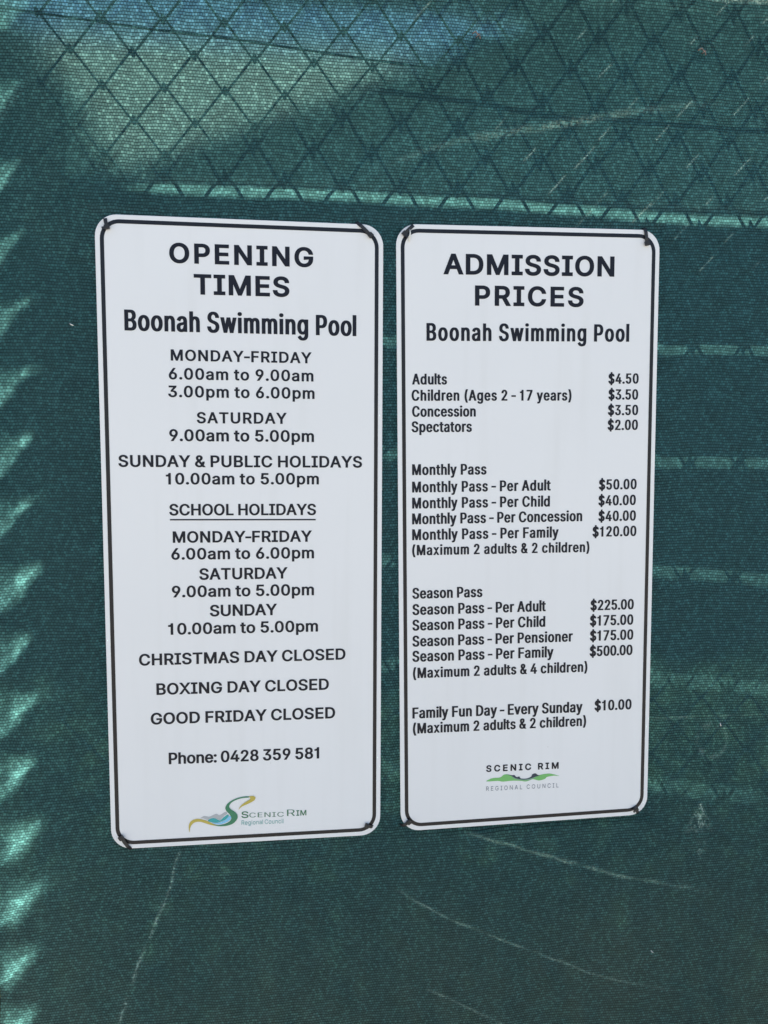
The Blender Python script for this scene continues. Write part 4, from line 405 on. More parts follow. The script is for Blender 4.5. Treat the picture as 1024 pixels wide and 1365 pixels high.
# added unseen blocker behind the fence: shades the cloth, gaps let sun lines through
def mesh_mat(name, open_):
    m = bpy.data.materials.new(name); m.use_nodes = True; t = m.node_tree; t.nodes.clear()
    a = t.nodes.new('ShaderNodeBsdfDiffuse'); a.inputs[0].default_value = (.12, .13, .13, 1); b = t.nodes.new('ShaderNodeBsdfTransparent')
    x = t.nodes.new('ShaderNodeMixShader'); x.inputs[0].default_value = math.sqrt(open_); o = t.nodes.new('ShaderNodeOutputMaterial')   # a ray crosses both faces
    t.links.new(a.outputs[0], x.inputs[1]); t.links.new(b.outputs[0], x.inputs[2]); t.links.new(x.outputs[0], o.inputs[0]); return m
ZA, KR, KX = 2.72, SUN.y/SUN.z, SUN.x/SUN.z
M_slat = mat('grey_blocker_slat', (.30, .31, .31), .5, .4, noise=(5, (.22, .23, .23), .4, .6))
def on_blocker(x, z, h=0.): return (x + KX*(ZA-z), KR*(ZA-z))           # where the ray to cloth point (x, z) crosses the added blocker
aw = thing('slatted_sun_blocker', (0, 0, 0), 'grey slatted sun blocker added over the back of the fence, hidden by the cloth', 'sun_blocker')
XS = np.linspace(-.26, 1.34, 41)
def gap_line(pts, wid, x0=-9., x1=9., fade=.12):
    px, pz = [q[0] for q in pts], [q[1] for q in pts]
    sl0 = (pz[1]-pz[0])/(px[1]-px[0]); sl1 = (pz[-1]-pz[-2])/(px[-1]-px[-2])
    z = np.interp(XS, px, pz); w_ = np.array([wid*min(1, max(0, (x-x0)/fade), max(0, (x1-x)/fade)) for x in XS])
    return z + w_/2, z - w_/2
LINES = []
for pts, wd, x0, x1 in (([(-.146, 1.950), (.19, 1.951), (.48, 1.946), (.8, 1.941)], .0100, -.150, 9), ([(.2, 1.746), (.8, 1.744)], .0043, -.1, 9), ([(.21, 1.582), (.63, 1.572), (.82, 1.570)], .0043, -.1, 9),
                        ([(.21, 1.421), (.63, 1.400), (.83, 1.388)], .0043, -.1, 9), ([(.21, 1.262), (.63, 1.233), (.83, 1.211)], .0042, -.1, 9), ([(.2, 1.10), (.63, 1.062), (.85, 1.025)], .0040, .1, .9)):
    LINES.append(gap_line(pts, wd, x0, x1, .03 if wd > .009 else .12))
top = np.full(41, 1.9645); bot = np.full(41, .50)
lows = [top] + [l[1] for l in LINES]; highs = [l[0] for l in LINES] + [bot]
TH = .001
for up, dn in zip(lows, highs):
    dn = np.minimum(dn, up-.002)
    bm = bmesh.new(); rows = []
    for h in (0, TH):
        for zs in (up, dn):
            rows.append([bm.verts.new((*on_blocker(x, z), ZA+h)) for x, z in zip(XS, zs)])
    a, b, c, d = rows
    for k in range(40):
        for q in ((a[k], b[k], b[k+1], a[k+1]), (c[k+1], d[k+1], d[k], c[k]), (a[k+1], c[k+1], c[k], a[k]), (b[k], d[k], d[k+1], b[k+1])): bm.faces.new(q)
    for k in (0, 40): bm.faces.new((a[k], c[k], d[k], b[k]))
    bmesh.ops.recalc_face_normals(bm, faces=bm.faces[:]); obj('slat', bm, M_slat, aw)
bm = bmesh.new(); add_box(bm, -.245, 1.34, KR*(ZA-2.62), KR*(ZA-1.964), ZA, ZA+.0012); obj('sun_filter', bm, mesh_mat('grey_sun_filter', .105), aw)  # added filter that lets a little sun onto the upper cloth
for x in (-.75, 2.20):  # frame of the added blocker
    bm = bmesh.new(); add_box(bm, x-.02, x+.02, .06, 1.10, ZA+.012, ZA+.06, .002); obj('beam', bm, M_slat, aw)
    bm = bmesh.new(); add_box(bm, x-.02, x+.02, 1.06, 1.10, .0, ZA+.010, .002); obj('post', bm, M_slat, aw)
bm = bmesh.new(); add_box(bm, -.77, 2.22, 1.06, 1.10, ZA+.062, ZA+.11, .002); obj('beam', bm, M_slat, aw)
aw2 = thing('saw_tooth_sun_blocker', (0, 0, 0), 'narrow grey sun blocker with mitred ends, added over the fence corner, hidden by the cloth', 'sun_blocker')  # added unseen, cut to throw toothed sun patches on the left edge
FT_ = sorted(FOLDS, key=lambda f: -f[0][1])
tz = [f[0][1] for f in FT_] + [FT_[-1][0][1]-.09]
tz = [tz[0]+.093] + tz
for k in range(len(tz)-1):
    zt, zb = tz[k], tz[k+1]; xt = FT_[max(k-1, 0)][0][0]-.003
    xt += random.uniform(-.010, .006); tip = (xt, zt + random.uniform(-.004, .004)); q_ = random.uniform(.9, 1.12)
    ps = [tip, (xt-.024*q_, zt-.025), (xt-.0255*q_, zt-.033), (xt-.052*q_, zt-.060), (-.43, zt-.054), (-.43, zb+.010), (xt-.02, zb+.0012), (-.235, zb+.0008), (-.235, zt)]
    bm = bmesh.new(); lo = [bm.verts.new((*on_blocker(x, z), ZA+.005)) for x, z in ps]; hi = [bm.verts.new((*on_blocker(x, z), ZA+.007)) for x, z in ps]
    n = len(ps); bm.faces.new(lo); bm.faces.new(hi[::-1])
    for q in range(n): bm.faces.new((lo[q], hi[q], hi[(q+1) % n], lo[(q+1) % n]))
    bmesh.ops.recalc_face_normals(bm, faces=bm.faces[:]); obj('slat', bm, M_slat, aw2)
bm = bmesh.new(); add_box(bm, -.50, -.24, KR*(ZA-2.62), KR*(ZA-.5), ZA+.010, ZA+.0112); obj('sun_filter', bm, mesh_mat('open_sun_filter', .36), aw2)  # added filter that dims the toothed sun patches
# ------------------------------------------------------------------ chain link fence
fence = thing('chain_link_fence', (0, .01, 0), 'galvanised chain link fence whose diamonds show through the top of the green cloth', 'fence')
PX, PZ, OX, OZ = .083, .0895, -.230, 2.127
HALF = PX/2
bm = bmesh.new()
zi0, zi1 = -46, 6                                        # half-rows
def sag(x, z): return .004*math.sin(2.1*x+3*z) + .003*math.sin(5*x-2*z)
for j in range(-1, 66):
    xl = OX + (j)*HALF; pts = []
    for i in range(zi0, zi1+1):
        z = OZ + i*PZ/2
        left = (i + j) % 2 == 0
        x = xl - .0015 if left else xl + HALF + .0015
        d = -.0035 if left else .0035                      # knuckle: in front on one side, behind on the other
        z += sag(x, z)
        k = .006 if left else -.006
        pts.append((x - (-k)*0, d*.35 - .0025, z + .005)); pts.append((x, d*.35 + .0025, z - .005))
    add_tube(bm, pts, .0017, 6)
obj('wire_mesh', bm, M_galv, fence, smooth=True)
bm = bmesh.new()
tw = [(-.47, 2.19), (-.243, 2.173), (-.124, 2.164), (-.022, 2.159), (.189, 2.142), (.366, 2.132), (.527, 2.12), (.795, 2.116), (1.3, 2.118), (2.3, 2.13)]
add_tube(bm, [(x, .0075, z) for x, z in tw], .0017, 6); obj('tension_wire', bm, M_galv, fence, smooth=True)
bm = bmesh.new(); add_tube(bm, [(-.47, .004, 2.40), (2.32, .004, 2.40)], .002, 6); obj('tension_wire', bm, M_galv, fence, smooth=True)
for x in (-.47, 2.33):
    bm = bmesh.new(); add_tube(bm, [(x, .030, 0), (x, .030, 2.46), (x, .030, 2.475)], [.024, .024, .016], 20); obj('post', bm, M_post, fence, smooth=True)
# ------------------------------------------------------------------ shade cloth
XL, XR, ZB, ZT = -.360, 2.30, .10, 2.42
def axis(a, b, fa, fb, fine, coarse):
    l = np.arange(a, fa, coarse) if a < fa else np.array([]); m = np.arange(fa, fb, fine); r = np.linspace(fb, b, max(2, int((b-fb)/coarse)))
    return np.concatenate([l, m, r])
GX = axis(XL, XR, XL, .90, .0016, .012); GZ = axis(ZB, ZT, .58, 2.29, .0016, .012)
X, Z = np.meshgrid(GX, GZ)
def sm(t): t = np.clip(t, 0, 1); return t*t*(3-2*t)
def snoise(X, Z, lam, seed, n=7):
    r = np.random.default_rng(seed); o = np.zeros_like(X)
    for _ in range(n):
        a = r.uniform(0, 2*np.pi); k = 2*np.pi/(lam*r.uniform(.6, 1.6)); o += np.sin(k*(X*np.cos(a)+Z*np.sin(a)) + r.uniform(0, 6.28))
    return o/n**.5
def poly_sd(X, Z, pts):
    """signed distance (positive above) to a left-to-right polyline + parameter along it"""
    best = np.full(X.shape, 9.); sgn = np.ones(X.shape); par = np.zeros(X.shape); tot = sum(math.dist(a, b) for a, b in zip(pts, pts[1:])); acc = 0
    for (ax, az), (bx, bz) in zip(pts, pts[1:]):
        dx, dz = bx-ax, bz-az; l = math.hypot(dx, dz); t = np.clip(((X-ax)*dx+(Z-az)*dz)/l**2, 0, 1)
        qx, qz = X-(ax+t*dx), Z-(az+t*dz); d = np.hypot(qx, qz); s = np.where(dx*(Z-az)-dz*(X-ax) >= 0, 1., -1.); u = d < best
        best = np.where(u, d, best); sgn = np.where(u, s, sgn); par = np.where(u, (acc + t*l)/tot, par); acc += l
    return best*sgn, par
Hh = .003 + .0016*snoise(X, Z, .55, 1) + .00035*snoise(X, Z, .16, 2)
# slack horizontal ripples
Hh += .00009*snoise(X*.18, Z, .045, 5)
wear_and_light = np.zeros_like(X); opn = np.zeros_like(X)
for n, pts, wd, a in CREASES:
    pts = [tuple(q) for q in pts]
    d, u = poly_sd(X, Z, pts)
    d = d + .0012*snoise(X, Z, .05, sum(map(ord, n))) *min(1, wd/.008)
    amp = sm(u/.08)*sm((1-u)/.08)
    if n == 'C1': amp = sm(u/.012)*(.85+.25*np.sin(9*u))
    elif n == 'C2': amp = sm(u/.25)*sm((1-u)/.3)*(.55+.75*np.exp(-((u-.47)/.14)**2))
    elif n in ('C9', 'C10'): amp = sm(u/.1)*sm((1-u)/.5)
    else: amp = amp*(.75+.35*snoise(X, Z*0, .09, 3+sum(map(ord, n))))
    amp = np.clip(amp, 0, 1.4)
    st = np.where(d < 0, 0, np.where(d < wd, sm(d/wd*.5+.5)*2-1, np.exp(-(np.maximum(d, wd)-wd)/(wd*9+.08))))
    Hh += a*amp*st*(1. if n in ('C2', 'C9', 'C10', 'C11', 'CT', 'CTR', 'C14') else .35)
    if n in ('C9', 'C10', 'C11', 'C7', 'C2', 'CTR'): wear_and_light = np.maximum(wear_and_light, (.75 if n == 'CTR' else .70)*amp*(.45 if n in ('C7', 'C2') else 1)*np.clip(.75+.35*snoise(X, Z, .04, 77)+.25*snoise(X, Z, .008, 78), .1, 1.1)*np.exp(-((d-wd*.4)/(wd*.50))**2)); opn = np.maximum(opn, .6*amp*np.exp(-((d-wd*.4)/(wd*.4))**2))  # light streaks along these creases, painted in as pale colour
# scallops where the cloth is drawn in at its left edge, one per diamond of the fence
for (tx, tz), (ex, ez) in FOLDS:
    sl = (tz-ez)/(tx-ex); ze = ez + (X-ex)*sl - .008*sm((ex+.030-X)/.014) + .002*snoise(X, Z, .04, int(tz*1000))
    ca = 1/math.hypot(1, sl); d = (Z-ze)*ca
    f = sm((tx-X)/(tx-ex)*1.0); wdt = .006 + .016*np.clip((tx-X)/(tx-ex), 0, 1.3); P = .056
    k = np.clip(d/wdt, 0, 1); up = 1-(1-k)**2
    dn = np.where(d > wdt, np.clip(1-(d-wdt)/np.maximum(P-wdt, .012), 0, 1), 1.)
    Hh += np.where((d > 0) & (X < tx), .0075*np.clip((tx-X)/(tx-ex), 0, 1.2)*up*dn, 0)
# light scuffs where the wires behind rub the cloth (along one diagonal of the mesh)
r2 = np.random.default_rng(11)
for j in range(-6, 30):
    for i in range(-36, 5):
        if (i + j) % 2: continue
        xl, z0 = OX + j*HALF, OZ + i*PZ/2
        x1, z1 = xl + HALF, z0 + PZ/2
        if x1 > .95 or z0 < 1.60: continue
        pr = np.clip((xl-.18)/.35, 0, 1)*np.clip((z0-1.72)/.2, 0, 1)*.60
        if r2.random() > pr: continue
        a0 = r2.uniform(-.05, .5); a1 = min(1.05, a0 + r2.uniform(.2, .7)); off = r2.uniform(-.003, .003)
        ax, az, bx, bz = xl+HALF*a0, z0+PZ/2*a0+off, xl+HALF*a1, z0+PZ/2*a1+off
        box = (X > ax-.01) & (X < bx+.01) & (Z > az-.01) & (Z < bz+.01)
        if not box.any(): continue
        dd, uu = poly_sd(X[box], Z[box], [(ax, az), (bx, bz)])
        wear_and_light[box] = np.maximum(wear_and_light[box], r2.uniform(.3, .75)*np.exp(-(dd/.0011)**2))
for l in SCRATCH:
    d, u = poly_sd(X, Z, [tuple(q) for q in l][::-1])
    d = d + .0011*snoise(X, Z, .05, 21)
    wear_and_light = np.maximum(wear_and_light, np.exp(-(d/.0022)**2)*np.clip(.55+.4*snoise(X, Z, .05, 8)+.3*snoise(X, Z, .007, 9), 0, .95)*sm(u/.1)*sm((1-u)/.03))
# a rubbed pale patch, a faint ring and a scuff low on the right
def blob(c, rx, rz): return np.exp(-(((X-c[0])/rx)**2+((Z-c[1])/rz)**2))
tri = np.clip(1-np.abs(X-MARKS['patch'][0]+.004)/(.003+.55*np.clip(MARKS['patch'][1]+.020-Z, 0, .05)), 0, 1)*(Z < MARKS['patch'][1]+.021)*np.clip((Z-MARKS['patch'][1]+.030)/.02, 0, 1)
wear_and_light = np.maximum(wear_and_light, 1.15*tri**.6*(.35+.45*snoise(X, Z, .016, 31)+.3*snoise(X, Z, .006, 32)).clip(0, 1))
wear_and_light = np.maximum(wear_and_light, .5*blob(MARKS['tear'], .006, .012)*(snoise(X, Z, .012, 33) > .2))
rr = np.hypot((X-MARKS['ring'][0]), (Z-MARKS['ring'][1])*.9); wear_and_light = np.maximum(wear_and_light, .22*np.exp(-((rr-.024)/.004)**2)*(snoise(X, Z, .018, 35) > 0))
# general dusty pilling
wear_and_light = np.maximum(wear_and_light, .06*(snoise(X, Z, .0045, 41, 9) > 2.0))
# small puckers at the two knots
for kx, kz in (MARKS['knot1'], MARKS['knot2']):
    r = np.hypot(X-kx, (Z-kz)*1.6); Hh -= .0035*np.exp(-(r/.018)**2); Hh -= .0012*np.exp(-(r/.05)**2)
# held flat behind the two signs
for sx, sz, sa in ((0, 1.45, 0), (SX, SZ, SA)):
    ca, sn = math.cos(sa), math.sin(sa); lx = (X-sx)*ca-(Z-sz)*sn; lz = (X-sx)*sn+(Z-sz)*ca
    dd = np.maximum(np.abs(lx)-.2, np.abs(lz)-.4565); k = sm((.014-dd)/.014)
    Hh = Hh*(1-k) + np.minimum(Hh, .0008)*k
Hh = np.maximum(Hh, -.0015)
Xe = X - .006*np.exp(-(X-XL)/.02)*sm((1.05-Z)/.35)*1.0 + .0015*np.exp(-(X-XL)/.01)*snoise(X*0, Z, .09, 51)
nzv, nxv = X.shape
co = np.stack([Xe.ravel(), -Hh.ravel(), Z.ravel()], 1).astype(np.float32)
ii = (np.arange(nzv-1)[:, None]*nxv + np.arange(nxv-1)[None, :]).ravel()
quads = np.stack([ii, ii+1, ii+1+nxv, ii+nxv], 1).astype(np.int32)
me = bpy.data.meshes.new('shade_cloth'); me.vertices.add(len(co)); me.vertices.foreach_set('co', co.ravel())
me.loops.add(quads.size); me.loops.foreach_set('vertex_index', quads.ravel())
me.polygons.add(len(quads)); me.polygons.foreach_set('loop_start', np.arange(0, quads.size, 4, dtype=np.int32))
me.update(calc_edges=True)
me.polygons.foreach_set('use_smooth', np.ones(len(quads), bool))
uvl = me.uv_layers.new(name='cloth'); uvc = np.stack([X.ravel(), Z.ravel() + .0025*snoise(X, Z, .5, 61).ravel() - .012*X.ravel()], 1).astype(np.float32)
uvl.data.foreach_set('uv', uvc[quads.ravel()].ravel())
for nm, ar in (('wear_and_light', wear_and_light), ('open_stitch', opn), ('ground_light', np.clip(sm((1.12-Z)/.65)*(.58+.12*snoise(X, Z, .30, 91)+.07*snoise(X, Z, .07, 92)), 0, .85))):
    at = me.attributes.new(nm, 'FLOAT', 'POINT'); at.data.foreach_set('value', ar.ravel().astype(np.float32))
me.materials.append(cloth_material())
cl = bpy.data.objects.new('shade_cloth', me); COL.objects.link(cl)
tag(cl, 'creased dark green knitted shade cloth stretched over the chain link fence behind both signs', 'shade cloth')
# ------------------------------------------------------------------ the two signs
SH, SW, SR = .913, .400, .030
FRONT = -.0072
def rrect(w, h, r, n=10):
    o = []
    for cx, cz, a0 in ((w/2-r, h/2-r, 0), (-w/2+r, h/2-r, 90), (-w/2+r, -h/2+r, 180), (w/2-r, -h/2+r, 270)):
        for k in range(n+1):
            a = math.radians(a0+90*k/n); o.append((cx+r*math.cos(a), cz+r*math.sin(a)))
    return o
def make_panel(parent):
    bm = bmesh.new(); o = rrect(SW, SH, SR); c = .0005
    i = rrect(SW-2*c, SH-2*c, SR-c)
    rings = [[bm.verts.new((x, y, z)) for x, z in q] for q, y in ((i, 0), (o, c), (o, .0022))]
    for a, b in zip(rings, rings[1:]):
        for k in range(len(o)): bm.faces.new((a[k], b[k], b[(k+1) % len(o)], a[(k+1) % len(o)]))
    bm.faces.new(rings[0]); bm.faces.new(rings[-1][::-1])
    bmesh.ops.recalc_face_normals(bm, faces=bm.faces[:])
    return obj('panel', bm, M_panel, parent)
def make_border(parent):
    bm = bmesh.new(); ins, wd = .0066, .0055
    a = [bm.verts.new((x, -.0003, z)) for x, z in rrect(SW-2*ins, SH-2*ins, SR-ins+.003)]
    b = [bm.verts.new((x, -.0003, z)) for x, z in rrect(SW-2*(ins+wd), SH-2*(ins+wd), SR-ins-wd+.003)]
    for k in range(len(a)): bm.faces.new((a[k], b[k], b[(k+1) % len(a)], a[(k+1) % len(a)]))
    bmesh.ops.recalc_face_normals(bm, faces=bm.faces[:])
    if bm.faces[0].normal.y > 0: bmesh.ops.reverse_faces(bm, faces=bm.faces[:])
    return obj('border', bm, M_edge, parent)
# lettering: outlines of each character (cap height 1000), thickened here to the sign's bold weight
GLYPH = {}
for _l in FONT.split('\n'):
    _c, _r = _l[0], _l[1:].split(';')
    GLYPH[_c] = (int(_r[0]), [[tuple(map(int, q.split())) for q in s.split(',')] for s in _r[1:]])
def sample(sp, n=5):
    o = []
    for k in range(len(sp)):
        hl, hr = sp[k], sp[(k+1) % len(sp)]
        p0 = np.array(hl[2:4], float); p1 = p0 + hl[4:6]; p3 = np.array(hr[2:4], float); p2 = p3 + hr[0:2]
        d = p3-p0; L = np.hypot(*d)
        if L < 1: continue
        dev = max(abs(d[0]*(p1-p0)[1]-d[1]*(p1-p0)[0]), abs(d[0]*(p2-p0)[1]-d[1]*(p2-p0)[0]))/L
        m = 1 if dev < 2 else n
        for j in range(m):
            t = j/m; o.append(p0*(1-t)**3 + 3*p1*t*(1-t)**2 + 3*p2*t*t*(1-t) + p3*t**3)
    return np.array(o)
def area(P): return .5*np.sum(P[:, 0]*np.roll(P[:, 1], -1) - np.roll(P[:, 0], -1)*P[:, 1])
OUT = {c: (a, [sample(s) for s in ss]) for c, (a, ss) in GLYPH.items()}
OUT['l'] = (226, [np.array([(49., 0), (49, 1040), (177, 1040), (177, 0)])])
OUT['1'] = (760, [np.array([(330., 0), (330, 735), (120, 735), (120, 835), (210, 842), (290, 872), (335, 925), (352, 1000), (458, 1000), (458, 0)])])
for c_, a_ in ((' ', 290), ('.', 300), (':', 310), ('-', 450)):
    g0 = OUT[c_][1]
    if g0:
        lo = min(q[:, 0].min() for q in g0); hi = max(q[:, 0].max() for q in g0); OUT[c_] = (a_, [q + [a_/2-(lo+hi)/2, 0] for q in g0])
    else: OUT[c_] = (a_, [])
SIGN0 = np.sign(area(OUT['H'][1][0]))
def grow(P, ox, oz):
    """move an outline outwards by ox across and oz up (mitred)"""
    if abs(ox) < 1e-9: return P
    Q = P/[ox, oz]; e = np.roll(Q, -1, 0)-Q; e /= np.maximum(np.hypot(e[:, 0], e[:, 1]), 1e-9)[:, None]
    n = np.stack([e[:, 1], -e[:, 0]], 1)*SIGN0
    m = n + np.roll(n, 1, 0); q = np.maximum((m*m).sum(1)/2, .35)
    return (Q + m/q[:, None])*[ox, oz]
def winding(p, P):
    a, b = P, np.roll(P, -1, 0); up = (a[:, 1] <= p.y) & (b[:, 1] > p.y); dn = (a[:, 1] > p.y) & (b[:, 1] <= p.y)
    cr = (b[:, 0]-a[:, 0])*(p.y-a[:, 1]) - (p.x-a[:, 0])*(b[:, 1]-a[:, 1])
    return int(np.sum(up & (cr > 0))) - int(np.sum(dn & (cr < 0)))
# style: letter width factor, stem width across / up in cap heights
STYLE = {'head': (1.0, .225, .190), 'wide': (.97, .210, .170), 'bold': (.93, .205, .165), 'phone': (.90, .205, .165), 'cond': (.67, .185, .150), 'cond2': (.72, .200, .150),
         'logo': (1.25, .175, .15), 'logo2': (.95, .225, .20), 'thin': (.86, .125, .11)}
TRACK = {}
def text_mesh(name, txt, x0, x1, z, rise, cap, style, m, parent, y=-.0004):
    wf, stx, stz = STYLE[style] if isinstance(style, str) else (style[1], *STYLE[style[0]][1:]); K = cap/1000
    ox, oz = (stx*1000-122*wf)/2, (stz*1000-112)/2
    sz = (1000-2*oz)/1000
    pen, items = 0., []
    for k, ch in enumerate(txt):
        adv, cs = OUT[ch]; items.append((pen, cs)); pen += adv*wf
    xs = [(p + c[:, 0]*wf).min() for p, cs in items for c in cs]; xe = [(p + c[:, 0]*wf).max() for p, cs in items for c in cs]
    raw = max(xe)-min(xs) + 2*ox; trk = ((x1-x0)/K-raw)/(len(txt)-1) if len(txt) > 1 else 0
    if style == 'logo':                                    # wide capitals: stretch the letters, not the gaps
        wf *= ((x1-x0)/K - 90*(len(txt)-1))/raw; return text_mesh(name, txt, x0, x1, z, rise, cap, ('logo', wf), m, parent, y)
    TRACK[txt] = (style, round(trk))
    xmin = min(xs)-ox
    V, F = [], []
    for k, (p, cs) in enumerate(items):
        if not cs: continue
        g = [grow(c*[wf, sz], ox, oz) for c in cs]
        pts, eds = [], []
        for c in g:
            b0 = len(pts); n = len(c); pts += [Vector(map(float, q)) for q in c]; eds += [(b0+i, b0+(i+1) % n) for i in range(n)]
        v2, _, f2, _, _, _ = delaunay_2d_cdt(pts, eds, [], 0, .05)
        b0 = len(V); off = p + k*trk - xmin
        V += [(x0 + (v.x+off)*K, y, z - rise/2 + rise*(v.x+off)*K/max(x1-x0, 1e-6) + (v.y+oz)*K) for v in v2]
        for t in f2:
            c = sum((v2[i] for i in t), Vector((0, 0)))/len(t)
            if sum(winding(c, q) for q in g) != 0:
                a_, b_, c_ = (v2[i] for i in t[:3])
                F.append([b0+i for i in (t if (b_-a_).cross(c_-a_) > 0 else t[::-1])])
    me = bpy.data.meshes.new(name); me.from_pydata(V, [], F); me.materials.append(m)
    r = bpy.data.objects.new(name, me); COL.objects.link(r); r.parent = parent
    return r
def poly_obj(name, polys, parent):
    """flat printed shapes, one face each, of several inks"""
    bm = bmesh.new(); mats = []
    for pts, m, y in polys:
        if m not in mats: mats.append(m)
        # Catmull-Rom smoothing of the outline
        P = [Vector((x, z)) for x, z in pts]; q = []
        for k in range(len(P)):
            a, b, c, d = P[k-1], P[k], P[(k+1) % len(P)], P[(k+2) % len(P)]
            for s in range(4):
                t = s/4; q.append(.5*((2*b)+(c-a)*t+(2*a-5*b+4*c-d)*t*t+(3*b-3*c+d-a)*t**3))
        f = bm.faces.new([bm.verts.new((v.x, y, v.y)) for v in q]); f.normal_update()
        if f.normal.y > 0: f.normal_flip()
        f.material_index = mats.index(m)
    bmesh.ops.triangulate(bm, faces=bm.faces[:])
    me = bpy.data.meshes.new(name); bm.to_mesh(me); bm.free()
    for m in mats: me.materials.append(m)
    o = bpy.data.objects.new(name, me); COL.objects.link(o); o.parent = parent
    return o
def make_sign(loc, rot, label, lines):
    t = thing('notice_sign', loc, label, 'sign', 'white notice signs tied to the cloth', (0, rot, 0))
    make_panel(t); make_border(t)
    for txt, x0, x1, z, dz, cap, st in lines:
        nm = 'heading' if st == 'head' else 'subheading' if st == 'cond' else 'price' if txt[0] == '$' else 'text_line'
        text_mesh(nm, txt, x0, x1, z, dz*.5, cap, st, M_black, t)
    return t
sl = make_sign((0, FRONT, 1.45), 0, 'white sign with black lettering headed OPENING TIMES, tied to the cloth', LEFT_LINES)
bm = bmesh.new(); x0, z0, x1, z1 = UNDERLINE; f = bm.faces.new([bm.verts.new(q) for q in ((x0, -.0004, z0-.001), (x1, -.0004, z1-.001), (x1, -.0004, z1+.001), (x0, -.0004, z0+.001))])
obj('underline', bm, M_black, sl)
YL = {'grey': -.0003, 'teal': -.0004, 'sky': -.0005, 'tail': -.0006, 'green': -.0007, 'gold': -.0008}
lg = poly_obj('council_logo', [(LEFT_LOGO[k], LM[k], YL[k]) for k in ('grey', 'teal', 'sky', 'tail', 'green', 'gold')], sl)
lg['label'] = 'curved green and gold ribbon emblem over grey hills and blue water'
for txt, x0, x1, z, dz, cap, st in LEFT_LOGO_TEXT: text_mesh('logo_lettering', txt, x0, x1, z, dz, cap, st, M_tealtxt if st == 'thin' else M_dkgreen, lg)
sr = make_sign((SX, FRONT, SZ), SA, 'white sign with black lettering headed ADMISSION PRICES, tied to the cloth', RIGHT_LINES)
rg = poly_obj('council_logo', [(RIGHT_LOGO[k], m, y) for k, m, y in (('green', M_hill, -.0003), ('grey', M_greyg, -.0004), ('navy', M_navy, -.0005))], sr)
rg['label'] = 'green hills emblem with a dark ridge between two lines of lettering'
for txt, x0, x1, z, dz, cap, st in RIGHT_LOGO_TEXT: text_mesh('logo_lettering', txt, x0, x1, z, dz, cap, st, M_greytxt if st == 'thin' else M_black, rg)
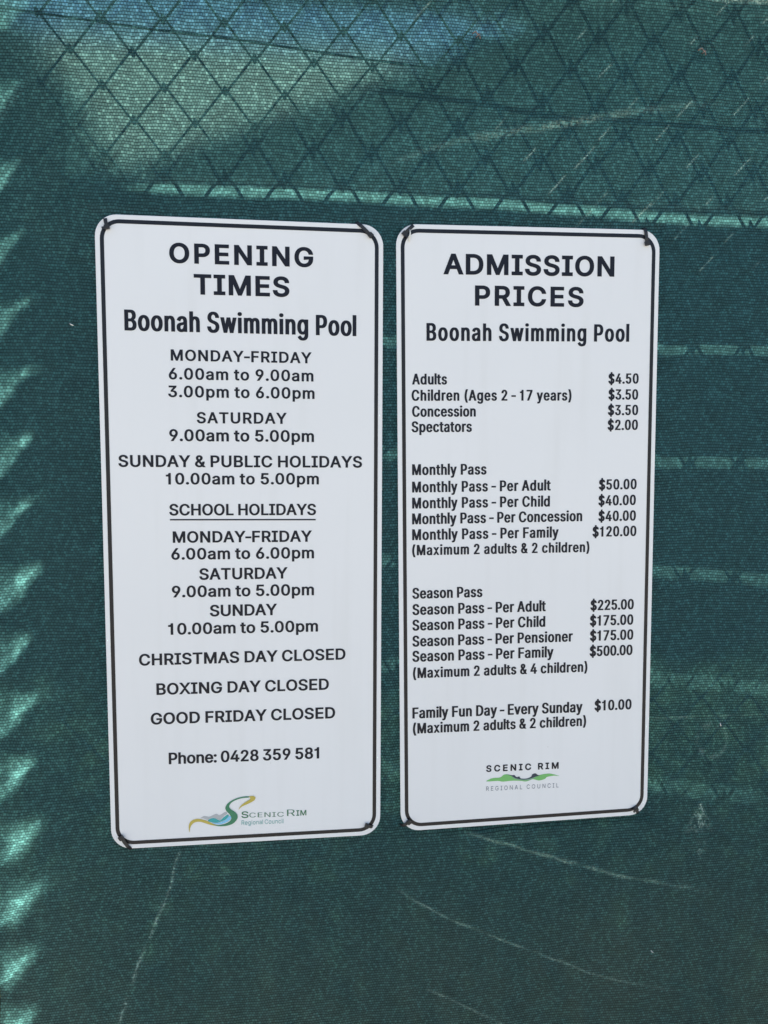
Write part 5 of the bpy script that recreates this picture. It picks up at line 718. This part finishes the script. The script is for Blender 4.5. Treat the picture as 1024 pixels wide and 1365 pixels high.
# ------------------------------------------------------------------ cable ties at the sign corners
WHERE = [('top left', 'OPENING TIMES'), ('top right', 'OPENING TIMES'), ('bottom left', 'OPENING TIMES'), ('bottom right', 'OPENING TIMES'),
         ('top left', 'ADMISSION PRICES'), ('top right', 'ADMISSION PRICES'), ('bottom left', 'ADMISSION PRICES'), ('bottom right', 'ADMISSION PRICES')]
LOOK = ['short black cable tie over the {} corner of the {} sign', 'long slanting black cable tie across the {} corner of the {} sign', 'black cable tie slanting off the {} corner of the {} sign', 'small black cable tie at the {} corner of the {} sign',
        'black cable tie beside white thread, {} corner of {} sign', 'upright black cable tie on the {} corner of the {} sign', 'stubby black cable tie on the {} corner of the {} sign', 'black cable tie with stub, {} corner of {} sign']
TIES_LONG = {1, 2, 5}
for k, (s, ax, az, bx, bz) in enumerate(TIES):
    par = sl if s == 'L' else sr
    ca, sn = math.cos(par.rotation_euler[1]), math.sin(par.rotation_euler[1])
    tow = lambda x, y, z: (par.location.x + x*ca + z*sn, par.location.y + y, par.location.z - x*sn + z*ca)
    base = tow(bx, 0, bz)
    t = thing('cable_tie', base, LOOK[k].format(*WHERE[k]), 'cable tie', 'cable ties holding the signs')
    d = Vector((ax-bx, 0, az-bz)); dn = d.normalized(); l = d.length; ac = Vector((-dn.z, 0, dn.x))
    bm = bmesh.new()
    pth = [Vector((0, .001, 0)), Vector((0, -.0016, 0)) + dn*.001, dn*(l*.35) + Vector((0, -.0026, 0)), dn*(l*.75) + Vector((0, -.0022, 0)), dn*(l) + Vector((0, .0005, 0)), dn*(l+.0025) + Vector((0, .0045, 0)), dn*(l+.003) + Vector((0, .0085, 0))]
    add_ribbon(bm, pth, ac, .0048, .0014); obj('strap', bm, M_tie, t)
    bm = bmesh.new(); add_box(bm, -.0035, .0035, -.0026, .0018, -.0032, .0032, .0007); add_box(bm, -.0018, .0018, -.0034, -.0022, -.0007, .0007)
    h = obj('head', bm, M_tie, t); h.rotation_euler = (0, math.atan2(dn.x, dn.z), 0); h.location = (0, -.0028, 0)
    if k in (0, 7, 4):
        bm = bmesh.new(); q = ac*(.0065 if k == 0 else -.006)
        add_ribbon(bm, [Vector((0, -.0040, 0)), q*.6 + Vector((0, -.0055, -.0008)), q + Vector((0, -.0060, -.0012))], dn, .0032, .0011); obj('tail', bm, M_tie, t)
# ------------------------------------------------------------------ small bits caught in the cloth
th = bmesh.new(); tx, tz = MARKS['thread']
add_tube(th, [(tx, -.0098, tz+.010), (tx+.0006, -.0105, tz+.004), (tx-.0004, -.0100, tz-.003), (tx-.0008, -.0085, tz-.0085)], [.0004, .0011, .0014, .0003], 6)
add_tube(th, [(tx-.0015, -.0098, tz+.0015), (tx+.0005, -.0104, tz+.0005), (tx-.003, -.0095, tz-.0015)], [.0003, .0006, .0003], 6)
tag(obj('torn_thread', th, M_pale, None, True), 'tiny torn white thread hanging at the top left corner of the ADMISSION PRICES sign', 'thread')
for nm, lb in (('knot1', 'rusty twist of wire knotting the cloth above the gap between the signs'), ('knot2', 'rusty twist of wire knotting the cloth near the top right of the photo')):
    x, z = MARKS[nm]; b = bmesh.new()
    add_tube(b, [(x-.006, -.001, z+.002), (x-.002, -.0045, z+.004), (x+.002, -.005, z-.001), (x-.001, -.0045, z-.004), (x+.004, -.004, z+.001), (x+.005, -.0035, z-.005)], .0011, 6)
    tag(obj('wire_knot', b, M_rust, None, True), lb, 'wire tie', 'wire twists knotting the cloth')
for nm, lb, a in (('bit1', 'tiny pale hooked fibre on the cloth left of the OPENING TIMES sign', 0), ('bit2', 'tiny pale curved fibre on the cloth below the ADMISSION PRICES sign', .3),
                  ('bit3', 'tiny pale straight fibre right of the ADMISSION PRICES sign, above the rubbed patch', .8)):
    x, z = MARKS[nm]; b = bmesh.new(); c, s_ = math.cos(a), math.sin(a)
    # sits on the cloth surface
    ix = int(np.argmin(abs(GX-x))); iz = int(np.argmin(abs(GZ-z))); y = -float(Hh[iz, ix])
    add_tube(b, [(x+u*c+v*s_, y-.0008-e, z-u*s_+v*c) for u, v, e in ((-.0028, .0015, 0), (-.0012, -.0004, .001), (.0010, -.0010, .001), (.0028, -.0016, 0))], [.0004, .0007, .0007, .0003], 6)
    tag(obj('loose_fibre', b, M_pale, None, True), lb, 'fibre', 'loose fibres on the cloth')
